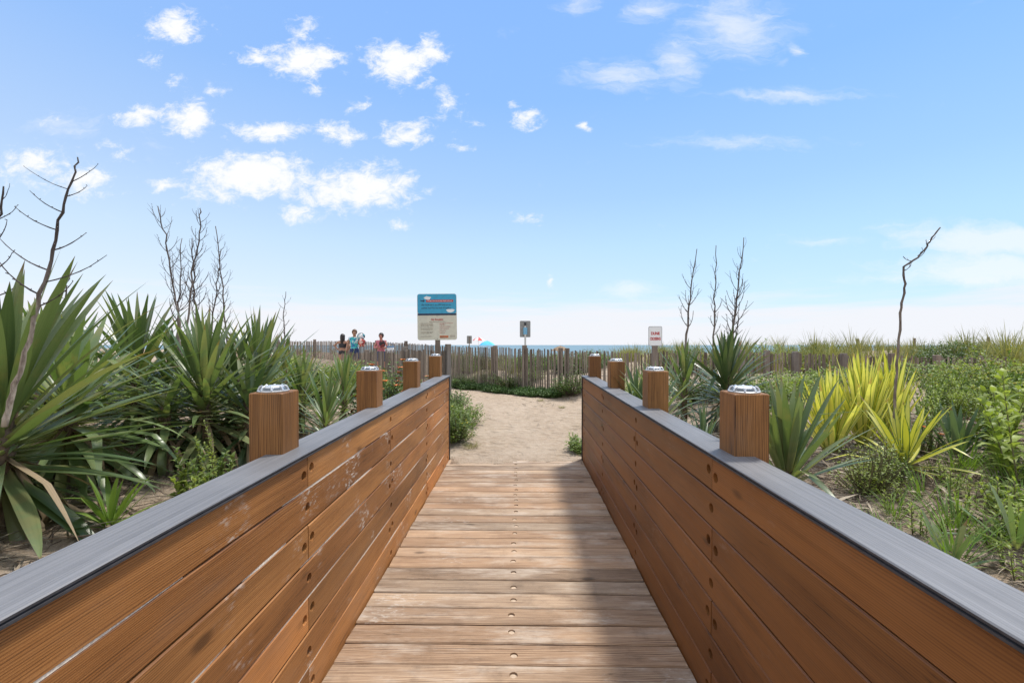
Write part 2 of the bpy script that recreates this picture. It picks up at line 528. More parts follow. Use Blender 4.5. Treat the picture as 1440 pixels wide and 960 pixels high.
def build_world():
    w = bpy.data.worlds.new('World')
    S.world = w
    w.use_nodes = True
    N = NT.__new__(NT)
    N.t = w.node_tree
    t = N.t
    bg = t.nodes['Background']
    sky = t.nodes.new('ShaderNodeTexSky')
    sky.sky_type = 'NISHITA'
    sky.sun_disc = False
    sky.sun_elevation = SUN_EL
    sky.sun_rotation = SUN_AZ
    sky.altitude = 0
    sky.air_density = 1.0
    sky.dust_density = 0.6
    sky.ozone_density = 2.2
    g = t.nodes.new('ShaderNodeTexCoord').outputs['Generated']
    sp = N.n('ShaderNodeSeparateXYZ')
    t.links.new(g, sp.inputs[0])
    yy = N.math('MAXIMUM', sp.outputs[1], 0.06)
    p0 = N.n('ShaderNodeCombineXYZ', X=N.math('DIVIDE', sp.outputs[0], yy), Y=N.math('DIVIDE', sp.outputs[2], yy)).outputs[0]
    # break the outlines of the clouds
    nz = t.nodes.new('ShaderNodeTexNoise')
    N.set(nz.inputs['Vector'], N.vmath('MULTIPLY', p0, (1.0, 1.5, 1.0)))
    nz.inputs['Scale'].default_value = 11
    nz.inputs['Detail'].default_value = 5
    nz.inputs['Roughness'].default_value = 0.6
    wob = N.vmath('SUBTRACT', nz.outputs['Color'], (0.5, 0.5, 0.5))
    p = N.vmath('MULTIPLY_ADD', wob, (0.085, 0.055, 0), p0)
    # heaps (centre, radii in photograph pixels, weight)
    heaps = [(245, 38, 50, 28, 1.1), (428, 84, 60, 32, 1.15), (365, 82, 46, 15, .75), (428, 44, 26, 16, .6),
             (560, 88, 58, 36, 1.25), (608, 68, 27, 25, 1.0), (262, 168, 46, 29, 1.2), (197, 162, 44, 17, .9),
             (378, 184, 68, 17, 1.0), (475, 186, 40, 17, .95), (570, 188, 46, 21, 1.1), (358, 248, 106, 38, 1.45),
             (500, 266, 108, 40, 1.15), (420, 302, 40, 17, .8), (310, 272, 60, 18, .7), (48, 232, 70, 32, .8),
             (115, 256, 58, 24, 1.0), (236, 258, 40, 12, .7), (742, 169, 32, 17, .9), (820, 177, 15, 9, .7),
             (774, 394, 8, 10, .7), (248, 115, 20, 13, .6), (720, 145, 16, 8, .5), (630, 150, 26, 26, .5), (745, 305, 30, 10, .5), (300, 130, 20, 10, .45), (75, 172, 18, 8, .45), (640, 205, 22, 9, .45), (560, 315, 22, 8, .4), (215, 88, 14, 10, .4), (505, 150, 18, 12, .4), (150, 200, 26, 12, .45), (440, 128, 22, 8, .45), (600, 120, 18, 10, .5), (665, 172, 12, 7, .4), (180, 222, 22, 9, .4)]
    wisps = [(870, 106, 90, 26, .62), (955, 88, 44, 40, .62), (1035, 40, 100, 52, .66), (915, 12, 50, 22, .5), (1110, 133, 130, 13, .5),
             (1040, 201, 150, 13, .4), (1400, 338, 150, 28, 1.15), (1385, 378, 170, 30, 1.0), (1300, 330, 90, 26, .5), (885, 412, 52, 18, .6),
             (1120, 72, 16, 16, .5), (1240, 390, 120, 12, .4), (1165, 340, 90, 10, .35), (90, 175, 60, 20, .35), (810, 10, 40, 14, .4)]

    def field(lst, q):
        acc = None
        for cx, cy, rx, ry, wgt in lst:
            ix, iy = F / (rx * 1.03), F / (ry * 1.06)
            x0, y0 = (cx - 720) / F, (485 - cy) / F
            v = N.vmath('MULTIPLY_ADD', q, (ix, iy, 0), (-x0 * ix, -y0 * iy, 0))
            L = N.math('MULTIPLY_ADD', N.vmath('LENGTH', v), -wgt, wgt)
            acc = L if acc is None else N.math('MAXIMUM', acc, L)
        return acc
    fh = field(heaps, p)
    tex = N.noise(N.vmath('MULTIPLY', p0, (1, 1.5, 1)), 23, 9, 0.7, 0.4)
    dens = N.math('ADD', fh, N.math('MULTIPLY', N.math('SUBTRACT', tex, 0.5), 2.5))
    a1 = N.ss(dens, 0.04, 0.92)
    fw = field(wisps, p)
    str_ = N.noise(N.vmath('MULTIPLY', p, (1.0, 4.0, 1.0)), 9, 7, 0.68, 0.5)
    a2 = N.math('MULTIPLY', N.ss(N.math('ADD', fw, N.math('MULTIPLY', N.math('SUBTRACT', str_, 0.5), 1.1)), 0.0, 0.75), 0.62)
    # low bank of cloud over the sea, all round the horizon
    el = N.math('ARCSINE', sp.outputs[2])
    ban = N.noise(N.vmath('MULTIPLY', g, (2.2, 2.2, 26.0)), 1.6, 6, 0.6)
    bank = N.math('MULTIPLY', N.ss(N.math('MULTIPLY_ADD', N.math('SUBTRACT', ban, 0.5), 0.17, el), 0.115, 0.04), 0.9)
    # thin small cloud puffs, the rest of the dome
    pf = N.noise(N.vmath('MULTIPLY', g, (6, 6, 12)), 2.4, 6, 0.6)
    puffs = N.math('MULTIPLY', N.ss(pf, 0.64, 0.85), 0.2)
    # the air's colour: the physical sky, a little paler and bluer like the exposure of the photograph
    c = N.mix(1.0, sky.outputs[0], SKY_TINT, 'MULTIPLY')
    air = N.ramp(N.math('DIVIDE', el, 1.5708), [(0.0, (.74, .86, .98)), (.134, (.53, .75, .98)), (.20, (.41, .64, .98)), (.32, (.275, .525, .99)), (.42, (.245, .49, 1.0)), (1.0, (.16, .37, .86))])
    air = N.mix(1.0, air, (4.1, 4.1, 4.1), 'MULTIPLY')
    air = N.mix(1.0, air, N.mix(N.math('MULTIPLY_ADD', sp.outputs[0], 0.62, 0.5, clamp=True), (1.2, 1.06, 1.0), (.80, .94, 1.0)), 'MULTIPLY')
    c = N.mix(0.88, c, air)
    c = N.mix(puffs, c, CLOUD)
    away = N.math('MAXIMUM', N.ss(sp.outputs[1], 0.30, -0.1), N.ss(el, 0.78, 1.05))
    cf = N.noise(N.vmath('MULTIPLY', g, (1.6, 1.6, 2.4)), 1.5, 7, 0.6)
    c = N.mix(N.math('MULTIPLY', away, N.ss(cf, 0.40, 0.60)), c, (6.3, 6.15, 5.9))  # bright cloud behind the camera and overhead, unseen, added as neutral fill light
    c = N.mix(bank, c, BANK)
    c = N.mix(a2, c, CLOUD)
    c = N.mix(a1, c, CLOUD)
    t.links.new(c, bg.inputs[0])
    bg.inputs[1].default_value = 0.15


SKY_TINT = (1.12, 1.10, 1.06)
HZ_COL = (2.75, 3.35, 4.0)
CLOUD = (4.1, 4.15, 4.25)
BANK = (3.78, 3.8, 4.0)
build_world()
S.view_settings.view_transform = 'Standard'
S.view_settings.look = 'None'
S.view_settings.exposure = 0.7
S.view_settings.gamma = 1
S.cycles.max_bounces = 6
S.cycles.diffuse_bounces = 3
S.cycles.glossy_bounces = 2
S.cycles.transmission_bounces = 3
S.cycles.use_denoising = True


# ------------------------------------------------------------------ ground
PATH = [(0.08, 3.0), (0.22, 7.5), (0.1, 9.6), (-1.6, 12.0), (-5.5, 16.3), (-11.0, 19.3), (-18, 22)]
FENCE_LINE = [(30, 9.4), (10, 9.8), (4.2, 10.2), (1.9, 11.25), (0.39, 12.0), (-0.9, 13.0), (-1.75, 13.8), (-2.9, 15.2), (-4.4, 17.2), (-6.8, 19.4), (-9.5, 21.2), (-12.5, 22.6), (-40, 27)]


def sst(x, a, b):
    t = np.clip((x - a) / (b - a), 0, 1)
    return t * t * (3 - 2 * t)


def wav(x, y):
    return (np.sin(x * 1.9 + 1.3 * np.sin(y * 0.9)) * np.sin(y * 1.6 + 0.7 * np.sin(x * 1.3)) * 0.5
            + 0.3 * np.sin(x * 4.3 + y * 2.1) * np.sin(y * 3.7 - x * 1.7))


def ground(x, y):
    x = np.asarray(x, float); y = np.asarray(y, float)
    dp = np.full(np.broadcast(x, y).shape, 1e9)
    for (ax, ay), (bx, by) in zip(PATH[:-1], PATH[1:]):
        dx, dy = bx - ax, by - ay
        t = np.clip(((x - ax) * dx + (y - ay) * dy) / (dx * dx + dy * dy), 0, 1)
        dp = np.minimum(dp, np.hypot(x - ax - t * dx, y - ay - t * dy))
    zp = 0.095 + np.clip(y - 5.69, 0, 30) * 0.026
    u = x - y * YAW + 0.0
    left = 0.47 + 0.30 * sst(-u, 1.0, 4.5) + 0.02 * np.clip(y - 5, 0, 10) + 0.02 * np.clip(-u - 4, 0, 20)
    right = 0.57 + 0.26 * sst(u, 1.0, 4.2) + 0.008 * np.clip(y - 5, 0, 8) + 0.012 * np.clip(u - 4, 0, 20)
    side = np.where(u < 0, left, right)
    far_path = sst(y, 6.5, 9)
    hw = 0.95 + 0.5 * far_path
    k = sst(dp, hw, hw + 1.5)
    z = zp * (1 - k) + side * k + 0.05 * wav(x * 0.8, y * 0.8) * k + 0.012 * wav(x * 2.3, y * 2.3)
    # beside the boardwalk the railings hold the dune back
    inb = (y < 5.69)
    step = sst(np.abs(u + 0.045), 0.93, 1.0)
    near = side + 0.03 * wav(x * 1.2, y * 1.2)
    zb = -0.3 * (1 - step) + near * step
    fade = sst(y, 4.9, 6.4)
    zb2 = np.where(inb, np.where(np.abs(u + 0.045) < 1.0, zb, near * (1 - fade) + z * fade), z)
    blend = np.where((np.abs(u + 0.045) < 0.98) & (y < 5.55), -0.3, zb2)
    # dune and beach beyond the fence
    fx = np.array([p[0] for p in FENCE_LINE][::-1]); fy = np.array([p[1] for p in FENCE_LINE][::-1])
    yf = np.interp(x, fx, fy)
    b = y - yf
    crest = np.interp(x, [-30, -8, -1, 3, 8, 16, 40], [1.05, 0.85, 0.68, 0.78, 1.05, 1.22, 1.3])
    up = sst(b, 0.8, 11)
    down = sst(b, 14, 34)
    zd = blend * (1 - up) + crest * up
    zd = zd + 0.12 * wav(x * 0.35, y * 0.35) * up
    zd = zd * (1 - down) + (-0.55) * down
    zd = zd - 1.9 * sst(y, 55, 95) - 4.0 * sst(y, 95, 160)
    return np.where(b > 0, zd, blend)


def G(x, y):
    return float(ground(x, y))


def build_ground():
    def axis(parts):
        out = []
        for a, b, s in parts:
            out += list(np.arange(a, b, s))
        return out
    pos = axis([(0, 9, 0.11), (9, 18, 0.4), (18, 60, 2.5)]) + [60, 90, 150, 300, 700, 2000, 8000]
    xs = np.array(sorted(set([-p for p in pos[1:]] + pos)))
    ys = np.array([-600, -60, -20, -8] + axis([(-4, 5.3, 0.13), (5.3, 6.1, 0.045), (6.1, 14, 0.11), (14, 32, 0.4), (32, 100, 3)]) + [100, 130, 170, 400, 1500, 9000])
    X, Y = np.meshgrid(xs, ys)
    Z = ground(X, Y)
    # drifted sand lies over the last plank with an uneven edge
    U = X - Y * YAW
    dr = (np.abs(U + 0.045) < 0.86) & (Y > 5.32) & (Y < 5.95)
    edge = 5.53 + 0.07 * np.sin(U * 4.1 + .6) + 0.05 * np.sin(U * 11 + 1) + 0.02 * np.sin(U * 29)
    Z = np.where(dr, np.where(Y > edge, np.maximum(Z, 0.0161 * Y + 0.006 + 0.012 * sst(Y - edge, 0, 0.3)), 0.05), Z)
    nx, ny = len(xs), len(ys)
    verts = np.stack([X.ravel(), Y.ravel(), Z.ravel()], 1)
    idx = np.arange(nx * ny).reshape(ny, nx)
    fs = np.stack([idx[:-1, :-1].ravel(), idx[:-1, 1:].ravel(), idx[1:, 1:].ravel(), idx[1:, :-1].ravel()], 1)
    me = bpy.data.meshes.new('ground')
    me.from_pydata(verts.tolist(), [], fs.tolist())
    me.polygons.foreach_set('use_smooth', [True] * len(me.polygons))
    # R: how much plant litter lies on the sand
    dp = np.full(X.shape, 1e9)
    for (ax, ay), (bx, by) in zip(PATH[:-1], PATH[1:]):
        dx, dy = bx - ax, by - ay
        t = np.clip(((X - ax) * dx + (Y - ay) * dy) / (dx * dx + dy * dy), 0, 1)
        dp = np.minimum(dp, np.hypot(X - ax - t * dx, Y - ay - t * dy))
    veg = sst(dp, 1.2, 2.2)
    veg = np.where(Y < 5.7, sst(np.abs(U), 0.9, 1.0), veg)
    veg = np.where(Y > 40, 0.0, veg)
    a = me.color_attributes.new('tint', 'FLOAT_COLOR', 'POINT')
    arr = np.ones((nx * ny, 4), np.float32)
    arr[:, 0] = veg.ravel()
    a.data.foreach_set('color', arr.ravel())
    N = NT('sand')
    at = N.attr()
    co = N.objco()
    n1 = N.noise(co, 1.3, 5, 0.6)
    n2 = N.noise(co, 9.0, 6, 0.7)
    n3 = N.noise(co, 160.0, 3, 0.7)
    c = N.mix(N.ss(n2, 0.3, 0.72), (0.37, 0.285, 0.205), (0.48, 0.385, 0.295))
    c = N.mix(N.math('MULTIPLY', N.ss(n1, 0.4, 0.7), 0.5), c, (0.52, 0.425, 0.33))
    c = N.mix(N.math('MULTIPLY', N.ss(n3, 0.5, 0.75), 0.35), c, (0.25, 0.17, 0.11))
    # dark humus and bits between the plants
    n4 = N.noise(co, 3.2, 6, 0.7)
    n5 = N.noise(co, 38.0, 5, 0.75)
    dirt = N.math('MULTIPLY', at[0], N.math('MAXIMUM', N.ss(n4, 0.46, 0.62), N.ss(n5, 0.52, 0.66)))
    dc = N.mix(N.ss(n5, 0.35, 0.65), (0.13, 0.095, 0.068), (0.29, 0.225, 0.17))
    c = N.mix(N.math('MULTIPLY', dirt, 0.8), c, dc)
    # scattered brown leaf bits on the path
    vo = N.n('ShaderNodeTexVoronoi', Vector=co, Scale=7.0)
    bit = N.math('MULTIPLY', N.math('SUBTRACT', 1.0, N.ss(vo.outputs['Distance'], 0.07, 0.1)), N.ss(n4, 0.5, 0.62))
    c = N.mix(N.math('MULTIPLY', bit, 0.8), c, (0.16, 0.10, 0.05))
    N.base(c, 0.95, spec=0.1)
    foot = N.n('ShaderNodeTexVoronoi', Vector=N.vmath('ADD', co, N.vmath('MULTIPLY', N.n('ShaderNodeTexNoise', Scale=3.0, Vector=co).outputs['Color'], (0.35, 0.35, 0))), Scale=4.0)
    h = N.math('MULTIPLY_ADD', N.ss(foot.outputs['Distance'], 0.0, 0.5), 0.55, N.math('MULTIPLY_ADD', n2, 0.55, N.math('MULTIPLY', n5, 0.22)))
    N.bump(h, 1.0, 0.085)
    me.materials.append(N.mat)
    o = link('ground', me)
    tag(o, kind='structure')
    # sea
    W = NT('sea_water')
    wc = W.objco()
    wn = W.noise(W.vmath('MULTIPLY', wc, (0.05, 0.25, 1)), 1.0, 6, 0.65)
    W.base(W.mix(W.ss(wn, 0.35, 0.7), (0.06, 0.14, 0.18), (0.09, 0.19, 0.22)), 0.3, spec=0.35)
    W.bump(wn, 0.15, 0.4)
    mb = MB()
    seg = [88, 140, 300, 900, 4000, 50000]
    for y0, y1 in zip(seg[:-1], seg[1:]):
        w0, w1 = 60 + y0 * 2.2, 60 + y1 * 2.2
        mb.add([(-w0, y0, -2.3), (w0, y0, -2.3), (w1, y1, -2.3), (-w1, y1, -2.3)], [(0, 1, 2, 3)])
    tag(mb.build('sea', W.mat), kind='structure')


build_ground()

# ------------------------------------------------------------------ the boardwalk
BROT = (math.atan(0.0161), 0, -YAW)
UL, UR = -0.905, 0.815          # inner faces of the two walls
VEND = 5.69
POSTS = [1.89, 3.11, 4.33, 5.55]
rnd = random.Random(11)


def cyl_cut(mb, c, r, depth, axis, n=14):
    """closed cylinder used as a cutter, along `axis` with its middle at c"""
    vs = []
    for s in (-1, 1):
        for k in range(n):
            g = 2 * math.pi * k / n
            p = [r * math.cos(g), r * math.sin(g)]
            p.insert(axis, s * depth)
            vs.append((c[0] + p[0], c[1] + p[1], c[2] + p[2]))
    fs = [tuple(range(n))[::-1], tuple(range(n, 2 * n))]
    fs += [(k, (k + 1) % n, n + (k + 1) % n, n + k) for k in range(n)]
    mb.add(vs, fs)


def bevel_ring(a0, a1, b0, b1, c=0.004):
    """rounded rectangle outline in the (a, b) plane"""
    return [(a0 + c, b0), (a1 - c, b0), (a1, b0 + c), (a1, b1 - c), (a1 - c, b1), (a0 + c, b1), (a0, b1 - c), (a0, b0 + c)]


def bolt(parent, c, axis, r=0.011, side=1):
    mb = MB()
    n = 8
    prof = [(r, 0.0), (r, 0.004), (r * 0.75, 0.007), (r * 0.3, 0.0085)]
    vs, fs = [], []
    for rr, h in prof:
        for k in range(n):
            g = 2 * math.pi * k / n
            p = [rr * math.cos(g), rr * math.sin(g)]
            p.insert(axis, side * h)
            vs.append((c[0] + p[0], c[1] + p[1], c[2] + p[2]))
    for i in range(len(prof) - 1):
        for k in range(n):
            k2 = (k + 1) % n
            fs.append((i * n + k, i * n + k2, (i + 1) * n + k2, (i + 1) * n + k))
    fs.append(tuple((len(prof) - 1) * n + k for k in range(n)))
    mb.add(vs, fs)
    ws = []
    for k in range(16):
        g = 2 * math.pi * k / 16
        p = [.0203 * math.cos(g), .0203 * math.sin(g)]
        p.insert(axis, side * 0.0004)
        ws.append((c[0] + p[0], c[1] + p[1], c[2] + p[2]))
    mb.add(ws, [tuple(range(16))], 1)  # dark disc paints the shade inside the bolt hole
    me = mb.mesh('bolt', [M['rustysteel'], M['darktrim']])
    fix_normals(me)
    return link('bolt', me, parent)


def make_deck():
    t = thing('boardwalk', 'weathered plank boardwalk deck leading to the sand path', 'boardwalk', (0, 0, 0), BROT)
    v = VEND
    pitch = 0.149
    while v > 0.35:
        w = 0.1405 + rnd.uniform(-0.002, 0.001)
        v0, v1 = v - w, v
        tz = rnd.uniform(-0.0025, 0.0025)
        tl = rnd.uniform(-0.003, 0.003)
        rings = []
        us = np.linspace(UL + 0.0065, UR - 0.0065, 15)
        for i, u in enumerate(us):
            j = [rnd.uniform(-0.0018, 0.0018) for _ in range(2)]
            dz = tz + tl * u + rnd.uniform(-0.0006, 0.0006)
            ring = bevel_ring(v0 + j[0], v1 + j[1], -0.038 + dz, 0.0 + dz, 0.006)
            rings.append([(u + (rnd.uniform(-.004, .004) if i in (0, 14) else 0), a, b) for a, b in ring])
        mb = MB()
        loft(mb, rings)
        me = mb.mesh('plank', [M['deck']])
        fix_normals(me)
        cu = -0.035 + rnd.uniform(-0.012, 0.012)
        cv = (v0 + v1) / 2 + rnd.uniform(-0.02, 0.02)
        cm = MB()
        cyl_cut(cm, (cu, cv, 0.0), 0.0195, 0.012, 2)
        cme = cm.mesh('c', [M['deck']])
        fix_normals(cme)
        me = cut(me, cme)
        pl = link('plank', me, t)
        pm = MB()
        lathe(pm, [(0.0185, -0.02), (0.0185, -0.0065 - rnd.uniform(0, .003)), (0.012, -0.0058), (0.004, -0.0056)], 14, (cu, cv, 0))
        pm.build('plug', M['plug'], pl, smooth=False)
        v -= pitch
    # beams that carry the planks
    for u in (UL + 0.10, 0.0, UR - 0.10):
        mb = MB()
        box(mb, (u, 2.9, -0.117), (0.05, 5.4, 0.14), bev=0.004)
        mb.build('joist', M['deck'], t)
    return t


make_deck()


def make_railing(side):
    ui = UL if side < 0 else UR                 # inner face of the boards
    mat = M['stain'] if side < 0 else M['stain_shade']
    lab = ('orange stained plank railing with grey cap on the left of the boardwalk' if side < 0
           else 'orange stained plank railing with grey cap on the right of the boardwalk')
    t = thing('railing', lab, 'railing', (0, 0, 0), BROT)
    th = 0.055
    uo = ui + side * th
    for row in range(7):
        bot = 0.927 - row * 0.1545
        top = bot + (0.149 if row else 0.139)
        if row == 6: bot -= 0.03
        joints = [-0.55, 1.89, 4.33, VEND] if row % 2 == 0 else [-0.55, 0.67, 3.11, VEND]
        for v0, v1 in zip(joints[:-1], joints[1:]):
            a, b = v0 + 0.0025, v1 - 0.0025
            if v1 == VEND: b = VEND - 0.012
            rings = []
            n = 13
            bow = rnd.uniform(-0.002, 0.002)
            du = rnd.uniform(-0.0015, 0.0015)
            for i in range(n):
                s = i / (n - 1)
                v = a + (b - a) * s
                bw = bow * math.sin(math.pi * s)
                e0, e1 = rnd.uniform(-0.0012, 0.0012), rnd.uniform(-0.0012, 0.0012)
                ring = bevel_ring(min(ui, uo), max(ui, uo), bot + bw + e0, top + bw + e1, 0.0045)
                rings.append([(p + du, v, q) for p, q in ring])
            mb = MB()
            loft(mb, rings)
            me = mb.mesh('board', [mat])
            fix_normals(me)
            # counterbored bolts at each post
            holes = []
            for pv in POSTS:
                if not (a - 0.01 < pv < b + 0.2):
                    continue
                zc = (top + bot) / 2
                if abs(pv - v0) < 0.01:
                    holes.append((pv + 0.034, zc + 0.012))
                elif abs(pv - v1) < 0.01:
                    holes.append((pv - 0.034, zc - 0.006))
                elif a < pv < b:
                    holes.append((pv + rnd.uniform(-0.012, 0.012), zc + rnd.uniform(-0.015, 0.015)))
            holes = [h for h in holes if a + 0.02 < h[0] < b - 0.02]
            if holes:
                cm = MB()
                for hv, hz in holes:
                    cyl_cut(cm, (ui, hv, hz), 0.0205, 0.020, 0, 16)
                cme = cm.mesh('c', [mat])
                fix_normals(cme)
                me = cut(me, cme)
            o = link('board', me, t)
            for hv, hz in holes:
                bolt(o, (ui + side * 0.0195, hv, hz), 0, 0.0115, -side)
    for row in range(6 if side < 0 else 0):  # pale strips in the left gaps, bright sunlit edge lines put into colour
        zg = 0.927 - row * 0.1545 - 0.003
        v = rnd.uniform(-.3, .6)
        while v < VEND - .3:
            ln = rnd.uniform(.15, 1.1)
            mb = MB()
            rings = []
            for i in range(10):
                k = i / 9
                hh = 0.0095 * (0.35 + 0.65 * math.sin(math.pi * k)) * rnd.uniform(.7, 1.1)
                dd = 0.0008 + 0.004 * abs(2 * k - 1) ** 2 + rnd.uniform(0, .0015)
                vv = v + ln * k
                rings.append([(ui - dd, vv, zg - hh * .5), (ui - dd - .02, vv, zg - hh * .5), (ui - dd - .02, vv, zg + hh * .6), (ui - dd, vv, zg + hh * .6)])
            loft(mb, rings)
            me = mb.mesh('painted_lit_edge', [M['painted_lit_edge']])
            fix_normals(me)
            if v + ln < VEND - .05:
                link('painted_lit_edge', me, t)
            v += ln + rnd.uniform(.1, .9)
    # cap: grooved composite board
    cu0 = ui - side * 0.017                     # inner edge, overhangs the boards
    cu1 = ui + side * 0.143
    zt, zb = 1.089, 1.068
    prof = [(cu0 + side * 0.003, zt), (cu0, zt - 0.003), (cu0, zt - 0.008), (cu0 + side * 0.006, zt - 0.009), (cu0 + side * 0.006, zt - 0.0125),
            (cu0, zt - 0.0135), (cu0, zb + 0.002), (cu0 + side * 0.002, zb), (cu1 - side * 0.003, zb), (cu1, zb + 0.003), (cu1, zt - 0.004), (cu1 - side * 0.004, zt)]
    for v0, v1 in ((-0.55, 3.108), (3.112, VEND + 0.012)):
        rings = []
        for i in range(16):
            v = v0 + (v1 - v0) * i / 15
            w = rnd.uniform(-0.0008, 0.0008)
            rings.append([(p + w, v, q) for p, q in prof])
        mb = MB()
        loft(mb, rings)
        mb.m = [1 if (q < 15 * 12 and 1 <= q % 12 <= 7) else 0 for q in range(len(mb.f))]
        me = mb.mesh('cap_rail', [M['cap'], M['capedge']])
        fix_normals(me)
        link('cap_rail', me, t)
    # dark end trim
    mb = MB()
    box(mb, (ui + side * 0.03, VEND - 0.003, 0.53), (0.085, 0.014, 1.07), bev=0.003)
    mb.build('end_trim', M['darktrim'], t)
    for pv in POSTS:
        p0 = ui + side * 0.075 if side < 0 else ui + side * 0.06
        mb = MB()
        rings = []
        tw = rnd.uniform(-0.004, 0.004)
        for z in (-0.35, 0.2, 0.7, 1.0, 1.2, 1.338, 1.342):
            c = 0.004 if z < 1.34 else 0.007
            sh = 0.0 if z < 1.34 else 0.003
            rings.append([(a + tw * z, b, z) for a, b in bevel_ring(min(p0, p0 + side * 0.14) + sh, max(p0, p0 + side * 0.14) - sh, pv - 0.07 + sh, pv + 0.07 - sh, c)])
        loft(mb, rings)
        me = mb.mesh('post', [M['post']])
        fix_normals(me)
        link('post', me, t)
    return [(p0 + side * 0.07, pv) for pv in POSTS]


LP = [(-1, q) for q in make_railing(-1)] + [(1, q) for q in make_railing(1)]
bm_rot = Matrix.Rotation(-YAW, 4, 'Z') @ Matrix.Rotation(math.atan(0.0161), 4, 'X')


def make_light():
    t = thing('post_light', 'x', 'light', (0, 0, 0), BROT, 'solar lights on the railing posts')
    mb = MB()
    lathe(mb, [(0.060, 0.0), (0.062, 0.003), (0.062, 0.007), (0.058, 0.009)], 32)
    mb.build('base_ring', M['alu'], t, smooth=False)
    mb = MB()
    ph = math.pi / 8
    lathe(mb, [(0.052, 0.009), (0.0455, 0.026), (0.040, 0.0305), (0.022, 0.0335), (0.008, 0.034)], 8, phase=ph)
    # ribs at the corners
    for k in range(8):
        g = ph + k * math.pi / 4
        tube(mb, [(0.057 * math.cos(g), 0.057 * math.sin(g), 0.009), (0.0505 * math.cos(g), 0.0505 * math.sin(g), 0.026), (0.041 * math.cos(g), 0.041 * math.sin(g), 0.032)], 0.0045, 6)
    mb.build('housing', M['alu'], t)
    for k in range(8):
        g = k * math.pi / 4
        ca, sa = math.cos(g), math.sin(g)
        mb = MB()
        r0, r1 = 0.0505, 0.0445
        vs = []
        for rr, zz, ww in ((r0, 0.0105, 0.0125), (r0 - 0.0015, 0.0155, 0.0135), (r1 + 0.0006, 0.0235, 0.0115)):
            for q in (-ww, ww):
                vs.append((rr * ca - q * sa, rr * sa + q * ca, zz))
        mb.add(vs, [(0, 1, 3, 2), (2, 3, 5, 4)])
        mb.build('lens', M['lens'], t)
    for ch in t.children:
        ch.data.transform(Matrix.Diagonal((1, 1, .8, 1)))
    return t


order = ['nearest', 'second nearest', 'third nearest', 'farthest']
light0 = make_light()
for i, (side, (u, v)) in enumerate(LP):
    loc = bm_rot @ Vector((u, v, 1.342))
    lab = 'silver solar light on the %s post of the %s railing' % (order[i % 4], 'left' if side < 0 else 'right')
    if i == 0:
        light0.location = loc
        light0['label'] = lab
    else:
        o = dup(light0, loc, 0, 1.0, lab)
        o.rotation_euler = BROT


# ------------------------------------------------------------------ plants
def leaf(mb, base, az, el, L, W, droop, r, fold=0.25, n=8, wbase=0.6, twist=0.0, kink=None, mat=0, side=0.0):
    """one sword leaf: el start elevation, droop how far it bends down over its length"""
    p = Vector(base)
    ca, sa = math.cos(az), math.sin(az)
    h = Vector((ca, sa, 0))
    s3 = Vector((-sa, ca, 0))
    up = Vector((0, 0, 1))
    vs, cs = [], []
    for i in range(n + 1):
        s = i / n
        e = el - droop * s ** 1.6
        if kink and s > kink[0]:
            e -= kink[1]
        d = h * math.cos(e) + up * math.sin(e) + s3 * side * s
        nrm = -h * math.sin(e) + up * math.cos(e)
        if s < 0.5:
            w = W * (wbase + (1 - wbase) * math.sin(math.pi * s))
        else:
            w = W * max(0.0, 1 - ((s - 0.5) / 0.5) ** 1.9)
        if i == n: w = W * 0.015
        tw = twist * s
        a = s3 * math.cos(tw) + nrm * math.sin(tw)
        nn = nrm * math.cos(tw) - s3 * math.sin(tw)
        f = fold * (1.2 - 0.6 * s) + (0.9 * (1 - s / 0.15) if s < 0.15 else 0)
        vs += [p - a * w / 2 + nn * f * w / 2, p, p + a * w / 2 + nn * f * w / 2]
        cs += [(r, s, 1.0), (r, s, 0.0), (r, s, 1.0)]
        p = p + d * (L / n)
    fs = []
    for i in range(n):
        b = i * 3
        fs += [(b, b + 1, b + 4, b + 3), (b + 1, b + 2, b + 5, b + 4)]
    mb.add(vs, fs, mat, cs)


